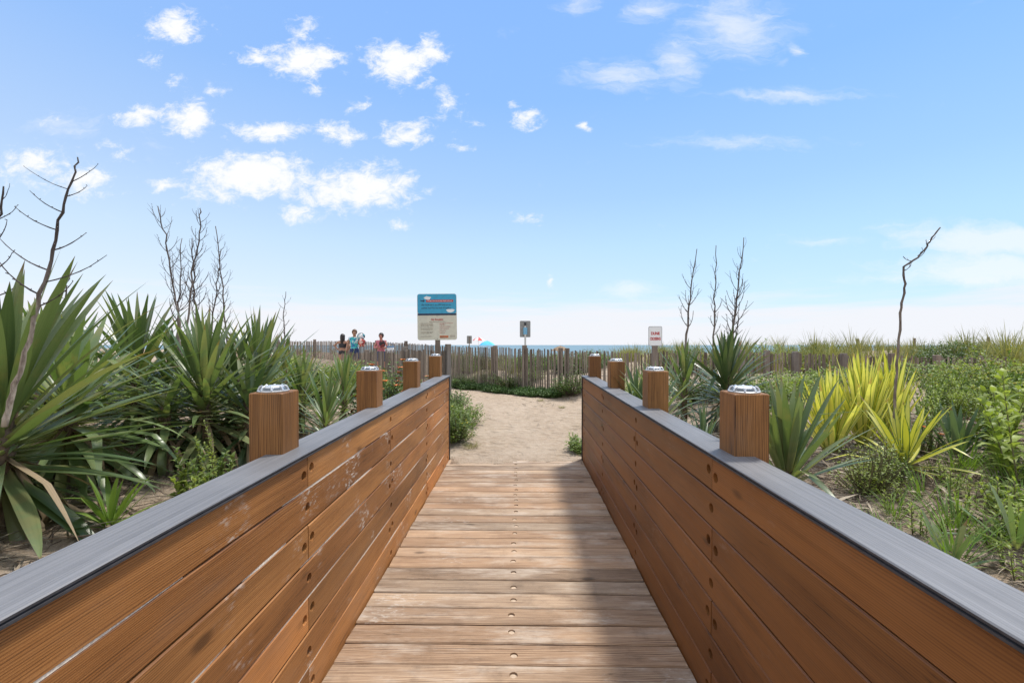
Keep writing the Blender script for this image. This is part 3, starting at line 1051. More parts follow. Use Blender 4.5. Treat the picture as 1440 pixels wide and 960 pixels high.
def stalk_mesh(mb, pts, r0, r1, rg, nb=12, bl=0.35, start=0.35, up=0.9, wig=0.01, nub=True, sub=True, az0=None, e0=0.0):
    """dead flower stalk: main stem through pts with alternating bare side branches"""
    pts = [Vector(p) for p in pts]
    # resample
    dense = []
    for a, b in zip(pts[:-1], pts[1:]):
        m = 5
        for i in range(m):
            dense.append(a.lerp(b, i / m))
    dense.append(pts[-1])
    for i in range(1, len(dense) - 1):
        dense[i] = dense[i] + Vector((rg.uniform(-wig, wig), rg.uniform(-wig, wig), 0))
    n = len(dense)
    rad = [r0 * .9 + (r1 * .9 - r0 * .9) * (i / (n - 1)) ** 0.9 for i in range(n)]
    if nub:
        rad = [q * (1.0 + (0.14 if i % 2 else -0.03)) for i, q in enumerate(rad)]
    tube(mb, dense, rad, 7, 0, [(0.5, i / (n - 1), 0.5) for i in range(n)])
    tot = (pts[-1] - pts[0]).length
    for k in range(nb):
        s = start + (0.96 - start) * (k + rg.uniform(-.3, .3)) / nb
        s = min(max(s, start), 0.95)
        i = int(s * (n - 1))
        base = dense[i]
        az = (az0 if az0 is not None and rg.random() < .75 else 0) + (math.pi if k % 2 else 0) + rg.uniform(-0.9, 0.9) if az0 is not None else k * 2.4 + rg.uniform(-.5, .5)
        L = bl * (1.15 - 0.75 * s) * rg.uniform(0.55, 1.15)
        q, e = base.copy(), rg.uniform(0.25, 0.6) + e0
        br = [q.copy()]
        m = 6
        for j in range(m):
            q = q + Vector((math.cos(az) * math.cos(e), math.sin(az) * math.cos(e), math.sin(e))) * (L / m)
            e += up / m * rg.uniform(0.4, 1.5)
            az += rg.uniform(-.2, .2)
            br.append(q.copy())
        rb = rad[i] * 0.42
        tube(mb, br, [rb * (1 - 0.6 * j / m) * (1.25 if j % 2 else 1) for j in range(m + 1)], 5, 0, (0.5, 1.0, 0.5))
        if nub:
            for j in range(1, m + 1):
                if rg.random() < 0.7:
                    g = rg.uniform(0, 6.28)
                    d = Vector((math.cos(g), math.sin(g), rg.uniform(.2, 1))).normalized()
                    tube(mb, [br[j], br[j] + d * rb * 3.2], [rb * 0.8, rb * 0.5], 4, 0, (0.5, 1.0, 0.5))
        if sub and L > bl * 0.5:
            for j in (2, 4):
                g = az + rg.choice((-1, 1)) * rg.uniform(.5, 1.1)
                q = br[j].copy()
                tw = [q.copy()]
                for _ in range(3):
                    q = q + Vector((math.cos(g) * .7, math.sin(g) * .7, .75)) * L * 0.13
                    tw.append(q.copy())
                tube(mb, tw, [rb * .6, rb * .5, rb * .45, rb * .3], 4, 0, (0.5, 1.0, 0.5))


def yucca(name, label, loc, rg, n=70, L=0.75, W=0.055, h=0.25, mat='yucca', low=-0.5, top=1.5, droop=0.5, dead=14, fold=0.25,
          inner=0.75, rot=0.0, group=None, kinks=0.06, spread=1.0, dl=0.75, att=0.3):
    t = thing(name, label, 'yucca', loc, (0, 0, rot), group)
    lv = MB()
    for i in range(n):
        s = (i + 0.5) / n                         # 0 outer/lowest .. 1 inner/top
        az = i * 2.39996 + rg.uniform(-.25, .25)
        el = low + (top - low) * s ** (0.85 * spread) + rg.uniform(-.14, .14)
        ll = L * (inner + (1 - inner) * math.sin(math.pi * min(1, (1 - s) * 1.15 + 0.1))) * rg.uniform(0.82, 1.1)
        d = droop * (1.25 - s) * rg.uniform(0.3, 1.5)
        kk = (rg.uniform(.35, .7), rg.uniform(.4, 1.3)) if rg.random() < kinks * (1.8 - 1.6 * s) else None
        rr = 0.03 * (1 - s) + 0.008
        b = (rr * math.cos(az), rr * math.sin(az), h * (att + (1 - att) * s))
        leaf(lv, b, az, el, ll, W * rg.uniform(.8, 1.12), d, rg.random(), fold, twist=rg.uniform(-.35, .35), kink=kk, side=rg.uniform(-.18, .18))
    lv.build('leaf_rosette', M[mat], t, smooth=True)
    if dead:
        dm = MB()
        for i in range(dead):
            az = rg.uniform(0, 6.283)
            leaf(dm, (0.04 * math.cos(az), 0.04 * math.sin(az), h * rg.uniform(.15, .6)), az, rg.uniform(-1.1, -0.15), L * dl * rg.uniform(.6, 1), W * rg.uniform(.5, .9),
                 rg.uniform(.2, 1.1), rg.random(), 0.5, twist=rg.uniform(-1.2, 1.2), kink=(rg.uniform(.3, .6), rg.uniform(0, .8)))
        dm.build('dead_leaf_skirt', M['dead'], t, smooth=True)
    if h > 0.08:
        tm = MB()
        k = 7
        tube(tm, [(0, 0, -0.15 + (h + 0.15) * i / k) for i in range(k + 1)], [min(.055, W * .75) * (1 + .25 * (i % 2)) for i in range(k + 1)], 9, 0, [(0.5, i / k, .5) for i in range(k + 1)])
        tm.build('trunk', M['trunk'], t)
    return t


def at(px, d, dz=0.0):
    x = (px - 720) / F * d
    return Vector((x, d, G(x, d) + dz))


def place_yucca(px, py, d, foot=None, **kw):
    """rosette centre seen at (px, py) from distance d; the trunk reaches down to the ground"""
    if foot is not None:                        # walk out along the line of sight to the ground
        d = d * .7
        while CAMH - (py - 485) / F * d > G((px - 720) / F * d, d) + foot and d < 12:
            d += .02
    loc = at(px, d)
    zc = CAMH - (py - 485) / F * d
    h = max(0.03, zc - loc.z)
    return yucca(loc=loc, h=h, **kw), loc


def add_stalk(t, loc, pix, d0, d1, r0, r1, seed, mat='stalk', **kw):
    """pix: points of the stalk in the photograph, from distance d0 (foot) to d1 (tip)"""
    rg = random.Random(seed)
    pts = []
    for i, (x, y) in enumerate(pix):
        dd = d0 + (d1 - d0) * i / (len(pix) - 1)
        pts.append(P(x, y, dd) - loc)
    mb = MB()
    stalk_mesh(mb, pts, r0, r1, rg, **kw)
    o = mb.build('flower_stalk', M[mat], t, smooth=True)
    o.rotation_euler = (0, 0, -t.rotation_euler[2])
    return o


rg = random.Random(21)
# --- left of the boardwalk
t, l = place_yucca(2, 578, 2.35, name='yucca', label='largest broad leaved yucca at the left edge of the picture with a tall dead stalk', rg=rg,
                   n=120, L=1.02, W=0.066, low=-0.9, top=1.5, droop=0.45, dead=22, kinks=.05)
add_stalk(t, l, [(6, 600), (22, 540), (44, 465), (66, 380), (84, 310), (99, 255), (109, 221)], 2.05, 2.15, 0.0135, 0.003, 3, nb=12, bl=0.32, start=.40, up=.55, wig=.007, sub=False, az0=0.0)
add_stalk(t, l, [(-38, 600), (-26, 500), (-14, 400), (-4, 310), (5, 262)], 2.5, 2.45, 0.015, 0.004, 5, nb=9, bl=0.30, start=.45, up=.8, az0=0.0, sub=False)
t, l = place_yucca(96, 560, 3.0, name='yucca', label='sprawling yucca with long bent leaves beside the largest yucca at left', rg=rg, n=120, L=0.88, W=0.055, low=-0.7, top=1.25, droop=0.75, dead=20, kinks=.12, spread=1.5)
add_stalk(t, l, [(70, 540), (74, 470), (90, 420), (98, 385)], 3.3, 3.3, 0.010, 0.003, 9, 'stalk_dark', nb=7, bl=.16)
t, l = place_yucca(192, 512, 3.9, name='yucca', label='upright yucca between the sprawling yucca and the one with clustered stalks', rg=rg, n=110, L=0.76, W=0.05, low=-0.8, top=1.5, droop=0.5, dead=12)
t, l = place_yucca(288, 540, 3.6, name='yucca', label='broad green yucca with a cluster of thin dead stalks behind the nearest left post', rg=rg, n=130, L=0.76, W=0.052, low=-1.0, top=1.5, droop=0.65, dead=26)
add_stalk(t, l, [(256, 520), (252, 450), (242, 390), (232, 330), (222, 290)], 3.8, 3.8, 0.010, 0.004, 12, 'stalk_dark', nb=20, bl=.30, start=.3, up=.8, e0=.3)
add_stalk(t, l, [(262, 515), (266, 440), (272, 370), (282, 318), (281, 293)], 3.9, 3.9, 0.010, 0.004, 13, 'stalk_dark', nb=20, bl=.26, start=.3, e0=.3)
add_stalk(t, l, [(250, 520), (250, 450), (254, 390), (256, 335)], 3.9, 4.0, 0.010, 0.003, 14, 'stalk_dark', nb=18, bl=.24, start=.3, e0=.3)
add_stalk(t, l, [(276, 500), (274, 430), (272, 380), (270, 335)], 4.0, 4.0, 0.011, 0.004, 15, 'stalk_dark', nb=19, bl=.24, start=.25, e0=.3)
t, l = place_yucca(362, 520, 4.5, name='yucca', label='deep green yucca with two thin dead stalks nearest the far left fence', rg=rg, n=120, L=0.76, W=0.048, low=-0.8, top=1.5, droop=0.5, dead=14, mat='yucca')
add_stalk(t, l, [(320, 510), (316, 440), (310, 380), (303, 318)], 4.6, 4.6, 0.010, 0.004, 17, 'stalk_dark', nb=21, bl=.28, start=.3, e0=.3)
add_stalk(t, l, [(294, 510), (300, 440), (306, 390), (311, 350)], 4.7, 4.7, 0.010, 0.004, 18, 'stalk_dark', nb=18, bl=.24, start=.3, e0=.3)
t, l = place_yucca(330, 535, 4.1, name='yucca', label='dark yucca crowded between two stalk bearing yuccas at left', rg=rg, n=70, L=0.62, W=0.05, low=-0.7, top=1.4, droop=0.55, dead=20, mat='yuccadark')
t, l = place_yucca(400, 515, 5.6, name='yucca', label='smaller yucca with one short bare stalk in front of the far left fence', rg=rg, n=60, L=0.5, W=0.04, low=-0.4, top=1.5, dead=8)
add_stalk(t, l, [(401, 520), (401, 470), (399, 440), (402, 410)], 6.0, 6.0, 0.010, 0.004, 19, 'stalk_dark', nb=10, bl=.22, start=.3)
place_yucca(458, 578, 3.9, name='yucca', label='narrow leaved round yucca between the two nearest left posts', rg=rg, n=95, L=0.46, W=0.026, low=-0.7, top=1.5, droop=0.3, dead=10, mat='yucca')
place_yucca(484, 540, 5.2, name='yucca', label='upright narrow yucca just behind the round yucca by the left posts', rg=rg, n=70, L=0.50, W=0.034, low=-0.1, top=1.5, droop=0.3, dead=6)
place_yucca(155, 735, 2.5, foot=.03, name='yucca', label='small young soft yucca growing in the straw beside the left cap rail', rg=rg, n=22, L=0.30, W=0.028, low=0.1, top=1.5, droop=0.5, dead=3, mat='soft')
place_yucca(40, 545, 4.6, name='yucca', label='half hidden yucca behind the largest yucca at left', rg=rg, n=60, L=0.7, W=0.055, low=-0.3, top=1.5, dead=8, mat='yuccadark')
place_yucca(232, 572, 3.4, name='yucca', label='low yucca with drooping strap leaves in front of the broad green yucca', rg=rg, n=56, L=0.52, W=0.05, low=-1.1, top=0.9, droop=0.8, dead=22, kinks=.2)
place_yucca(60, 525, 3.6, name='yucca', label='yucca rising between the largest and the sprawling yucca at left', rg=rg, n=80, L=0.72, W=0.055, low=-0.6, top=1.4, droop=0.6, dead=14)
place_yucca(240, 520, 4.3, name='yucca', label='yucca filling the gap between the upright yucca and the broad green one', rg=rg, n=80, L=0.62, W=0.05, low=-0.7, top=1.4, droop=0.6, dead=14, mat='yuccadark')
place_yucca(425, 545, 4.9, name='yucca', label='spiky yucca left of the narrow leaved round yucca by the left posts', rg=rg, n=90, L=0.55, W=0.036, low=-0.6, top=1.5, droop=0.45, dead=10)
place_yucca(350, 565, 3.7, name='yucca', label='low dark yucca right behind the nearest left post', rg=rg, n=80, L=0.55, W=0.045, low=-0.9, top=1.2, droop=0.6, dead=16, mat='yuccadark')
# --- right of the boardwalk
place_yucca(1106, 660, 2.0, name='yucca', att=.85, label='fan of stiff green yucca leaves standing beside the nearest right post', rg=rg, n=52, L=0.46, W=0.032, low=0.55, top=1.5, droop=0.25, dead=5, mat='yucca', kinks=.05)
place_yucca(1168, 630, 3.0, foot=.06, name='yucca', label='left clump of the tall yellow yuccas behind the nearest right post', rg=rg, n=58, L=0.66, W=0.046, low=0.95, top=1.56, droop=0.1, dead=8, mat='yellow', kinks=.02)
place_yucca(1214, 620, 3.25, foot=.06, name='yucca', label='middle and tallest clump of the yellow yuccas at right', rg=rg, n=66, L=0.74, W=0.048, low=1.05, top=1.57, droop=0.1, dead=8, mat='yellow', kinks=.02)
place_yucca(1250, 612, 3.45, foot=.06, name='yucca', label='right clump of the yellow yuccas beside the tall crooked stalk', rg=rg, n=52, L=0.72, W=0.046, low=1.1, top=1.57, droop=0.1, dead=6, mat='yellow', kinks=.02)
t, l = place_yucca(1272, 648, 2.9, foot=.08, name='yucca', label='low yellow striped yucca with leaves lying on the sand and a tall crooked stalk', rg=rg, n=34, L=0.50, W=0.038, low=-0.25, top=1.45, droop=0.45, dead=10, mat='varieg', kinks=.2)
add_stalk(t, l, [(1252, 640), (1259, 560), (1262, 500), (1266, 440), (1272, 405), (1271, 375), (1290, 362), (1303, 350), (1307, 338), (1322, 320)], 3.15, 3.0, 0.010, 0.0045, 23, 'stalk_dark', nb=6, bl=.12, start=.55, wig=.007)
place_yucca(1345, 640, 3.05, foot=.03, name='yucca', label='upright grey green yucca standing right of the yellow striped yucca', rg=rg, n=22, L=0.42, W=0.034, low=0.5, top=1.5, droop=0.15, dead=4, mat='yuccasilver')
place_yucca(988, 620, 3.2, name='yucca', label='soft grassy yucca between the two nearest right posts', rg=rg, n=48, L=0.36, W=0.016, low=0.2, top=1.5, droop=0.5, dead=4, mat='yuccasilver')
t, l = place_yucca(962, 530, 4.9, name='yucca', label='green yucca under the leftmost bare stalk at right', rg=rg, n=60, L=0.5, W=0.04, low=-0.4, top=1.5, droop=0.4, dead=8)
add_stalk(t, l, [(963, 520), (966, 470), (970, 420), (980, 350)], 5.1, 5.1, 0.018, 0.004, 31, 'stalk_dark', nb=14, bl=.36, start=.42, up=.8, e0=.45)
t, l = place_yucca(1022, 528, 4.8, name='yucca', label='dark dense yucca under the two right hand bare stalks', rg=rg, n=130, L=0.64, W=0.045, low=-0.7, top=1.5, droop=0.5, dead=16, mat='yuccadark')
add_stalk(t, l, [(1003, 520), (1004, 460), (1005, 410), (1007, 345)], 5.2, 5.25, 0.013, 0.004, 32, 'stalk_dark', nb=15, bl=.22, start=.3, up=.8, e0=.45)
add_stalk(t, l, [(1023, 520), (1030, 470), (1037, 410), (1046, 334)], 5.0, 4.9, 0.019, 0.004, 33, 'stalk_dark', nb=27, bl=.36, start=.22, up=.8, e0=.45)
place_yucca(895, 565, 4.2, name='yucca', label='pale yucca with arching leaves behind the second nearest right post', rg=rg, n=50, L=0.46, W=0.03, low=-0.1, top=1.5, droop=0.6, dead=6, mat='yuccasilver')
place_yucca(925, 575, 3.9, name='yucca', label='arching green yucca beside the second nearest right post', rg=rg, n=60, L=0.52, W=0.03, low=-0.2, top=1.4, droop=0.6, dead=8)
place_yucca(1336, 800, 1.95, foot=.02, name='yucca', label='small twisted yucca shoot beside the right cap rail', rg=rg, n=11, L=0.25, W=0.028, low=0.5, top=1.45, droop=0.4, dead=2, mat='yucca')
place_yucca(1428, 775, 2.0, foot=.02, name='yucca', label='arching yucca shoot at the right edge of the picture', rg=rg, n=13, L=0.32, W=0.022, low=0.1, top=1.4, droop=0.8, dead=2, mat='yucca')


def small_leaf(mb, p, d, nrm, L, W, r, mat=0, bend=0.25):
    d = d.normalized()
    s = d.cross(nrm)
    if s.length < 1e-4:
        s = Vector((1, 0, 0))
    s.normalize()
    n = s.cross(d).normalized()
    q1 = p + d * L * 0.35 + n * L * bend * 0.25
    q2 = p + d * L * 0.7 + n * L * bend * 0.15
    q3 = p + d * L - n * L * bend * 0.3
    w = W / 2
    vs = [p, q1 - s * w + n * w * .25, q1, q1 + s * w + n * w * .25, q2 - s * w * .8 + n * w * .2, q2, q2 + s * w * .8 + n * w * .2, q3]
    cs = [(r, 0, 0), (r, .35, 1), (r, .35, 0), (r, .35, 1), (r, .7, 1), (r, .7, 0), (r, .7, 1), (r, 1, 0)]
    mb.add(vs, [(0, 2, 1), (0, 3, 2), (1, 2, 5, 4), (2, 3, 6, 5), (4, 5, 7), (5, 6, 7)], mat, cs)


def herb_meshes(rg, h=0.4, stems=5, nl=26, L=0.06, W=0.022, spread=0.12, lean=0.25, flower=None, droop=0.2, whorl=False, leafmat_='herb', stem_r=0.004):
    sm, lm, heads = MB(), MB(), []
    for s in range(stems):
        a = rg.uniform(0, 6.283)
        b = Vector((rg.uniform(-spread, spread) * .4, rg.uniform(-spread, spread) * .4, -0.03))
        hh = h * rg.uniform(.6, 1.08)
        tip = b + Vector((math.cos(a) * lean * hh, math.sin(a) * lean * hh, hh))
        mid = b.lerp(tip, .5) + Vector((rg.uniform(-.03, .03), rg.uniform(-.03, .03), 0.02))
        pts = []
        for i in range(7):
            k = i / 6
            pts.append(b * (1 - k) ** 2 + mid * 2 * k * (1 - k) + tip * k * k)
        tube(sm, pts, [stem_r * (1 - .6 * i / 6) for i in range(7)], 5)
        for i in range(nl):
            k = 0.12 + 0.88 * (i + rg.random() * .6) / nl
            q = pts[min(5, int(k * 6))].lerp(pts[min(6, int(k * 6) + 1)], k * 6 - int(k * 6))
            g = (i * 2.4 if not whorl else i * 1.57) + rg.uniform(-.3, .3)
            e = rg.uniform(0.1, 0.8) + 0.5 * k
            d = Vector((math.cos(g) * math.cos(e), math.sin(g) * math.cos(e), math.sin(e) - droop * .3))
            ll = L * (1.15 - 0.55 * k) * rg.uniform(.7, 1.2)
            small_leaf(lm, q, d, Vector((0, 0, 1)), ll, W * ll / L, rg.random(), 0, .3 + droop)
        if flower:
            fm = MB()
            heads.append(fm)
            for i in range(flower):
                g = rg.uniform(0, 6.28)
                q = tip + Vector((math.cos(g), math.sin(g), rg.uniform(-.5, .8))) * rg.uniform(.004, .03)
                for j in range(5):
                    f = j * 1.2566
                    small_leaf(fm, q, Vector((math.cos(f), math.sin(f), .35)), Vector((0, 0, 1)), 0.014, 0.010, rg.random())
    return sm, lm, heads


def herb(name, label, cat, loc, rg, leafm='herb', fl='yellowflower', group=None, rot=0, scale=1.0, **kw):
    sm, lm, heads = herb_meshes(rg, **kw)
    t = thing(name, label, cat, loc, (0, 0, rot), group, scale)
    sm.build('stem', M['stem'], t, smooth=True)
    lm.build('foliage', M[leafm], t, smooth=True)
    for q in heads:
        q.build('flower_head', M[fl], t)
    return t


def shrub(name, label, cat, loc, rg, rx=0.5, ry=0.5, h=0.6, nb=60, per=26, L=0.045, W=0.025, leafm='bush', flower=0, fl='orange', group=None, rot=0, scale=1.0, fsize=0.03):
    t = thing(name, label, cat, loc, (0, 0, rot), group, scale)
    bm_, lm, fm = MB(), MB(), MB()
    blooms = []
    for b in range(nb):
        a = rg.uniform(0, 6.283)
        rr = math.sqrt(rg.random())
        z = h * (0.25 + 0.75 * rg.random() ** .7) * (1 - .45 * rr * rr) * rg.uniform(.8, 1.12)
        tip = Vector((rx * rr * math.cos(a), ry * rr * math.sin(a), z))
        b0 = Vector((rg.uniform(-.05, .05), rg.uniform(-.05, .05), -0.03))
        mid = b0.lerp(tip, .5) + Vector((0, 0, -.04 * rr))
        pts = [b0, mid, tip]
        tube(bm_, pts, [.006, .004, .0018], 4)
        for i in range(per):
            k = 0.45 + 0.6 * rg.random()
            q = (mid.lerp(tip, (k - .5) * 2) if k > .5 else b0.lerp(mid, k * 2)) + Vector((rg.gauss(0, .03), rg.gauss(0, .03), rg.gauss(0, .025)))
            g = rg.uniform(0, 6.283)
            d = Vector((math.cos(g), math.sin(g), rg.uniform(-.2, 1.0)))
            small_leaf(lm, q, d, Vector((rg.uniform(-.5, .5), rg.uniform(-.5, .5), 1)), L * rg.uniform(.6, 1.2), W * rg.uniform(.7, 1.2), rg.random())
        if flower and rg.random() < flower:
            if fsize > .02:
                fm = MB()
                blooms.append(fm)
            for j in range(7):
                f = j * 0.8976
                small_leaf(fm, tip + Vector((0, 0, .015)), Vector((math.cos(f), math.sin(f), rg.uniform(.2, .7))), Vector((0, 0, 1)), fsize, fsize * .8, rg.random())
    bm_.build('branches', M['stem' if leafm in ('herby', 'herb') else 'twig'], t)
    lm.build('foliage', M[leafm], t, smooth=True)
    if blooms:
        for q in blooms:
            q.build('flower', M[fl], t)
    elif fm.v:
        tag(fm.build('florets', M[fl], t), kind='stuff')
    return t


def grass_mesh(name, rg, n, h, spread, W=0.006, lean=0.5):
    mb = MB()
    for i in range(n):
        a = rg.uniform(0, 6.283)
        rr = spread * math.sqrt(rg.random())
        e = 1.5 - lean * rg.random()
        leaf(mb, (rr * math.cos(a) * .6, rr * math.sin(a) * .6, -0.02), a + rg.uniform(-.8, .8), e, h * rg.uniform(.5, 1.1), W, rg.uniform(.1, 1.1), rg.random(), .3, n=5, wbase=.8)
    return mb.mesh(name, [M['dune']], True)


rg = random.Random(5)
# left side weeds and shrubs
herb('leafy_weed', 'light green leafy weed between the yuccas and the nearest left post', 'weed', at(292, 2.75), rg, h=0.46, stems=9, nl=34, L=0.072, W=0.034, spread=.2, leafm='herb')
herb('leafy_weed', 'small bright weed in the straw left of the nearest left post', 'weed', at(268, 2.62), rg, h=0.36, stems=7, nl=26, L=0.07, W=0.036, spread=.16, leafm='herby')
herb('leafy_weed', 'tall pale weed rising through the leaves left of the nearest left post', 'weed', at(300, 3.05), rg, h=0.52, stems=4, nl=36, L=0.045, W=0.02, spread=.1, leafm='herby')
shrub('leafy_shrub', 'bright green shrub spilling over the sand path at the end of the left railing', 'shrub', at(641, 6.6), rg, .34, .5, .62, 90, 26, .05, .024, 'herb', .12, 'yellowflower', fsize=.016)
shrub('leafy_shrub', 'low shrub creeping over the path behind the left railing end', 'shrub', at(652, 7.9), rg, .42, .6, .5, 80, 24, .05, .024, 'herb')
shrub('leafy_shrub', 'far shrub at the left edge of the sand path before the fence', 'shrub', at(640, 9.2), rg, .35, .6, .5, 60, 24, .05, .024, 'bush')
shrub('leafy_shrub', 'small green shrub by the end of the right railing', 'shrub', at(812, 6.05), rg, .14, .3, .24, 45, 22, .045, .02, 'herb')
shrub('rose_bush', 'dark rose bush with orange blooms behind the second nearest left post', 'bush', at(545, 5.5), rg, .55, .45, .98, 150, 28, .045, .028, 'bush', .4, 'orange', fsize=.055)
shrub('rose_bush', 'rose bush with salmon blooms behind the third nearest left post', 'bush', at(588, 6.9), rg, .5, .5, .85, 120, 26, .045, .028, 'bush', .3, 'pinkflower', fsize=.05)
shrub('leafy_shrub', 'yellow green shrub in front of the far left fence', 'shrub', at(430, 7.0), rg, .9, .6, .62, 130, 26, .05, .026, 'herby')
shrub('leafy_shrub', 'green shrub with a few salmon blooms left of the rose bushes', 'shrub', at(480, 7.6), rg, .9, .6, .60, 120, 26, .05, .026, 'herb', .05, 'pinkflower')
shrub('leafy_shrub', 'dark shrub behind the crowded yuccas at left', 'shrub', at(330, 6.2), rg, 1.2, .7, .72, 150, 26, .05, .028, 'bush')
shrub('leafy_shrub', 'green shrub showing between the leftmost yuccas', 'shrub', at(120, 4.9), rg, 1.0, .7, .62, 130, 26, .05, .028, 'herb')
shrub('leafy_shrub', 'shrub behind the yuccas at the left edge of the picture', 'shrub', at(10, 5.4), rg, 1.2, .7, .7, 130, 24, .05, .028, 'bush')
shrub('leafy_shrub', 'broad shrub behind the upright yucca at left', 'shrub', at(215, 5.6), rg, 1.0, .7, .66, 130, 24, .05, .028, 'herb')

gm = 'mixed green shrubs on the dune left of the boardwalk'
m0 = None
for i in range(26):
    px = rg.uniform(300, 600) if i < 18 else rg.uniform(-60, 330)
    d = rg.uniform(6.5, 11.5) if i < 18 else rg.uniform(5.0, 9.0)
    if px > 540 and d > 9: px -= 60
    s_ = rg.uniform(.7, 1.1)
    if m0 is None:
        m0 = [shrub('leafy_shrub', 'mixed green shrub on the dune between the left yuccas and the fence', 'shrub', at(px, d), rg, .75, .6, .5, 100, 24, .05, .027, lm, fl, 'pinkflower', group=gm, scale=s_) for lm, fl in (('herby', 0), ('herb', 0), ('bush', .06))]
        m0[1].location = at(455, 8.6)
        m0[2].location = at(520, 9.0)
    else:
        dup(m0[i % 3], at(px, d), rg.uniform(0, 6.28), s_)

# right side
shrub('fine_leaved_weed', 'airy fine leaved weed with pale florets in front of the yellow yuccas', 'weed', at(1222, 2.72), rg, .2, .2, .34, 90, 16, .018, .009, 'herby', .5, 'whiteflower', fsize=.007)
shrub('fine_leaved_weed', 'smaller airy weed between the yellow clumps and the striped yucca', 'weed', at(1248, 2.85), rg, .14, .14, .30, 60, 16, .018, .009, 'herb', .3, 'whiteflower', fsize=.007)
shrub('marigold_plant', 'plant with two orange blooms between the yellow and the grey green yucca', 'flower', at(1304, 3.3), rg, .12, .12, .36, 26, 14, .03, .014, 'herb', .12, 'orange', fsize=.028)
gw = 'bright green weeds growing across the dune right of the boardwalk'
protos = []
for k in range(4):
    protos.append(herb('leafy_weed', 'bright green leafy weed in the dense patch right of the yellow yuccas', 'weed', at(1395, 3.4), rg, ['herb', 'herby', 'herb', 'herby'][k],
                       'yellowflower', gw, 0, 1, h=[.55, .5, .62, .45][k], stems=[8, 9, 7, 9][k], nl=[34, 30, 40, 26][k], L=[.08, .07, .075, .06][k], W=[.03, .022, .026, .026][k], spread=.25, lean=.35, flower=[0, 0, 5, 0][k]))
spots = []
for i in range(150):
    px = rg.uniform(1290, 1560) if i < 70 else rg.uniform(1070, 1480)
    d = rg.uniform(3.3, 6.5) if i < 70 else rg.uniform(4.4, 8.5)
    if px < 1300 and d < 4.3:
        continue
    if px < 1370 and d < 3.6:
        continue
    spots.append((px, d))
for i, (px, d) in enumerate(spots):
    s = rg.uniform(.55, 1.0) * (.72 if px < 1310 else 1.0) * (.7 if d > 5.5 else 1.0)
    if px > 1400 and d < 5: s *= 1.15
    pr = protos[i % 4]
    if i < 4:
        pr.location = at(px, d); pr.rotation_euler = (0, 0, rg.uniform(0, 6)); pr.scale = (s,) * 3
    else:
        dup(pr, at(px, d), rg.uniform(0, 6.28), s)
# tall weeds at the right edge
for k, (px, d, h) in enumerate(((1412, 2.9, .62), (1438, 2.6, .66), (1385, 3.15, .5))):
    herb('tall_weed', ['tall broad leaved weed near the right edge of the picture', 'tallest broad leaved weed cut by the right edge of the picture', 'shorter broad leaved weed left of the tall weeds at right'][k], 'weed', at(px, d), rg,
         'herby', h=h, stems=6, nl=26, L=.11, W=.05, spread=.2, lean=.25, stem_r=.005)
gs = 'seedlings on the bare sand beside the right railing'
sl = [(1322, 2.15, .10), (1342, 2.3, .12), (1280, 2.35, .09), (1300, 2.15, .1), (1375, 2.25, .15), (1400, 2.1, .2), (1408, 2.3, .22), (1425, 2.0, .2), (1392, 2.5, .18), (1436, 2.2, .25), (1260, 2.3, .07),
      (1410, 1.85, .14), (1435, 1.75, .16), (1368, 2.05, .1), (1350, 2.6, .12), (1330, 2.5, .1)]
sp0 = None
for i, (px, d, h) in enumerate(sl):
    if sp0 is None:
        sp0 = herb('seedling', 'small light green seedling on the sand beside the right railing', 'seedling', at(px, d), rg, 'herby', None, gs, h=.2, stems=2, nl=15, L=.055, W=.016, spread=.05, lean=.15, whorl=True)
        sp0.scale = (h / .2,) * 3
    else:
        dup(sp0, at(px, d), rg.uniform(0, 6.28), h / .2)
for i in range(22):
    px, d = rg.uniform(1225, 1455), rg.uniform(1.95, 2.9)
    dup(sp0, at(px, d), rg.uniform(0, 6.28), rg.uniform(.35, 1.0))
herb('leafy_weed', 'light green round leaved weed at the right edge beside the cap rail', 'weed', at(1428, 2.05), rg, 'herby', h=.26, stems=7, nl=16, L=.05, W=.034, spread=.2, lean=.3)
herb('leafy_weed', 'spreading pale weed on the sand between the seedlings', 'weed', at(1395, 2.35), rg, 'herby', h=.2, stems=7, nl=14, L=.06, W=.022, spread=.2, lean=.5)
gfm = grass_mesh('grass_tuft', rg, 34, .26, .07, .006, .6)
gfm.materials.clear()
gfm.materials.append(M['soft'])
for i in range(22):
    px, d = rg.uniform(1225, 1460), rg.uniform(1.9, 3.1)
    o = link('grass_tuft', gfm)
    o.location = at(px, d)
    o.rotation_euler = (0, 0, rg.uniform(0, 6.28))
    o.scale = (rg.uniform(.5, 1.2),) * 3
    tag(o, 'thin green grass tuft on the sand beside the right railing', 'grass', 'grass tufts beside the right railing', 'thing')
# shrubs in front of the right fence and along it
for k, (px, d, rx, h, lm, lab) in enumerate(((1105, 6.4, .8, .36, 'herby', 'yellow green shrub behind the nearest right post'), (1160, 7.6, 1.0, .36, 'herb', 'green shrub behind the yellow yuccas'),
                                             (1060, 5.6, .5, .5, 'herb', 'green shrub between the dark yucca and the nearest right post'), (870, 7.6, .5, .66, 'herb', 'tall light shrub behind the third nearest right post'),
                                             (905, 8.4, .6, .5, 'herby', 'pale shrub at the foot of the dune crossing sign'), (1300, 8.0, 1.3, .36, 'herb', 'wide green shrub before the right fence'),
                                             (1420, 7.4, 1.2, .6, 'herby', 'high yellow green shrub at the far right'), (985, 6.6, .7, .5, 'bush', 'dark shrub behind the bare stalks at right'))):
    shrub('leafy_shrub', lab, 'shrub', at(px, d), rg, rx, .6, h, 110, 26, .05, .024, lm)


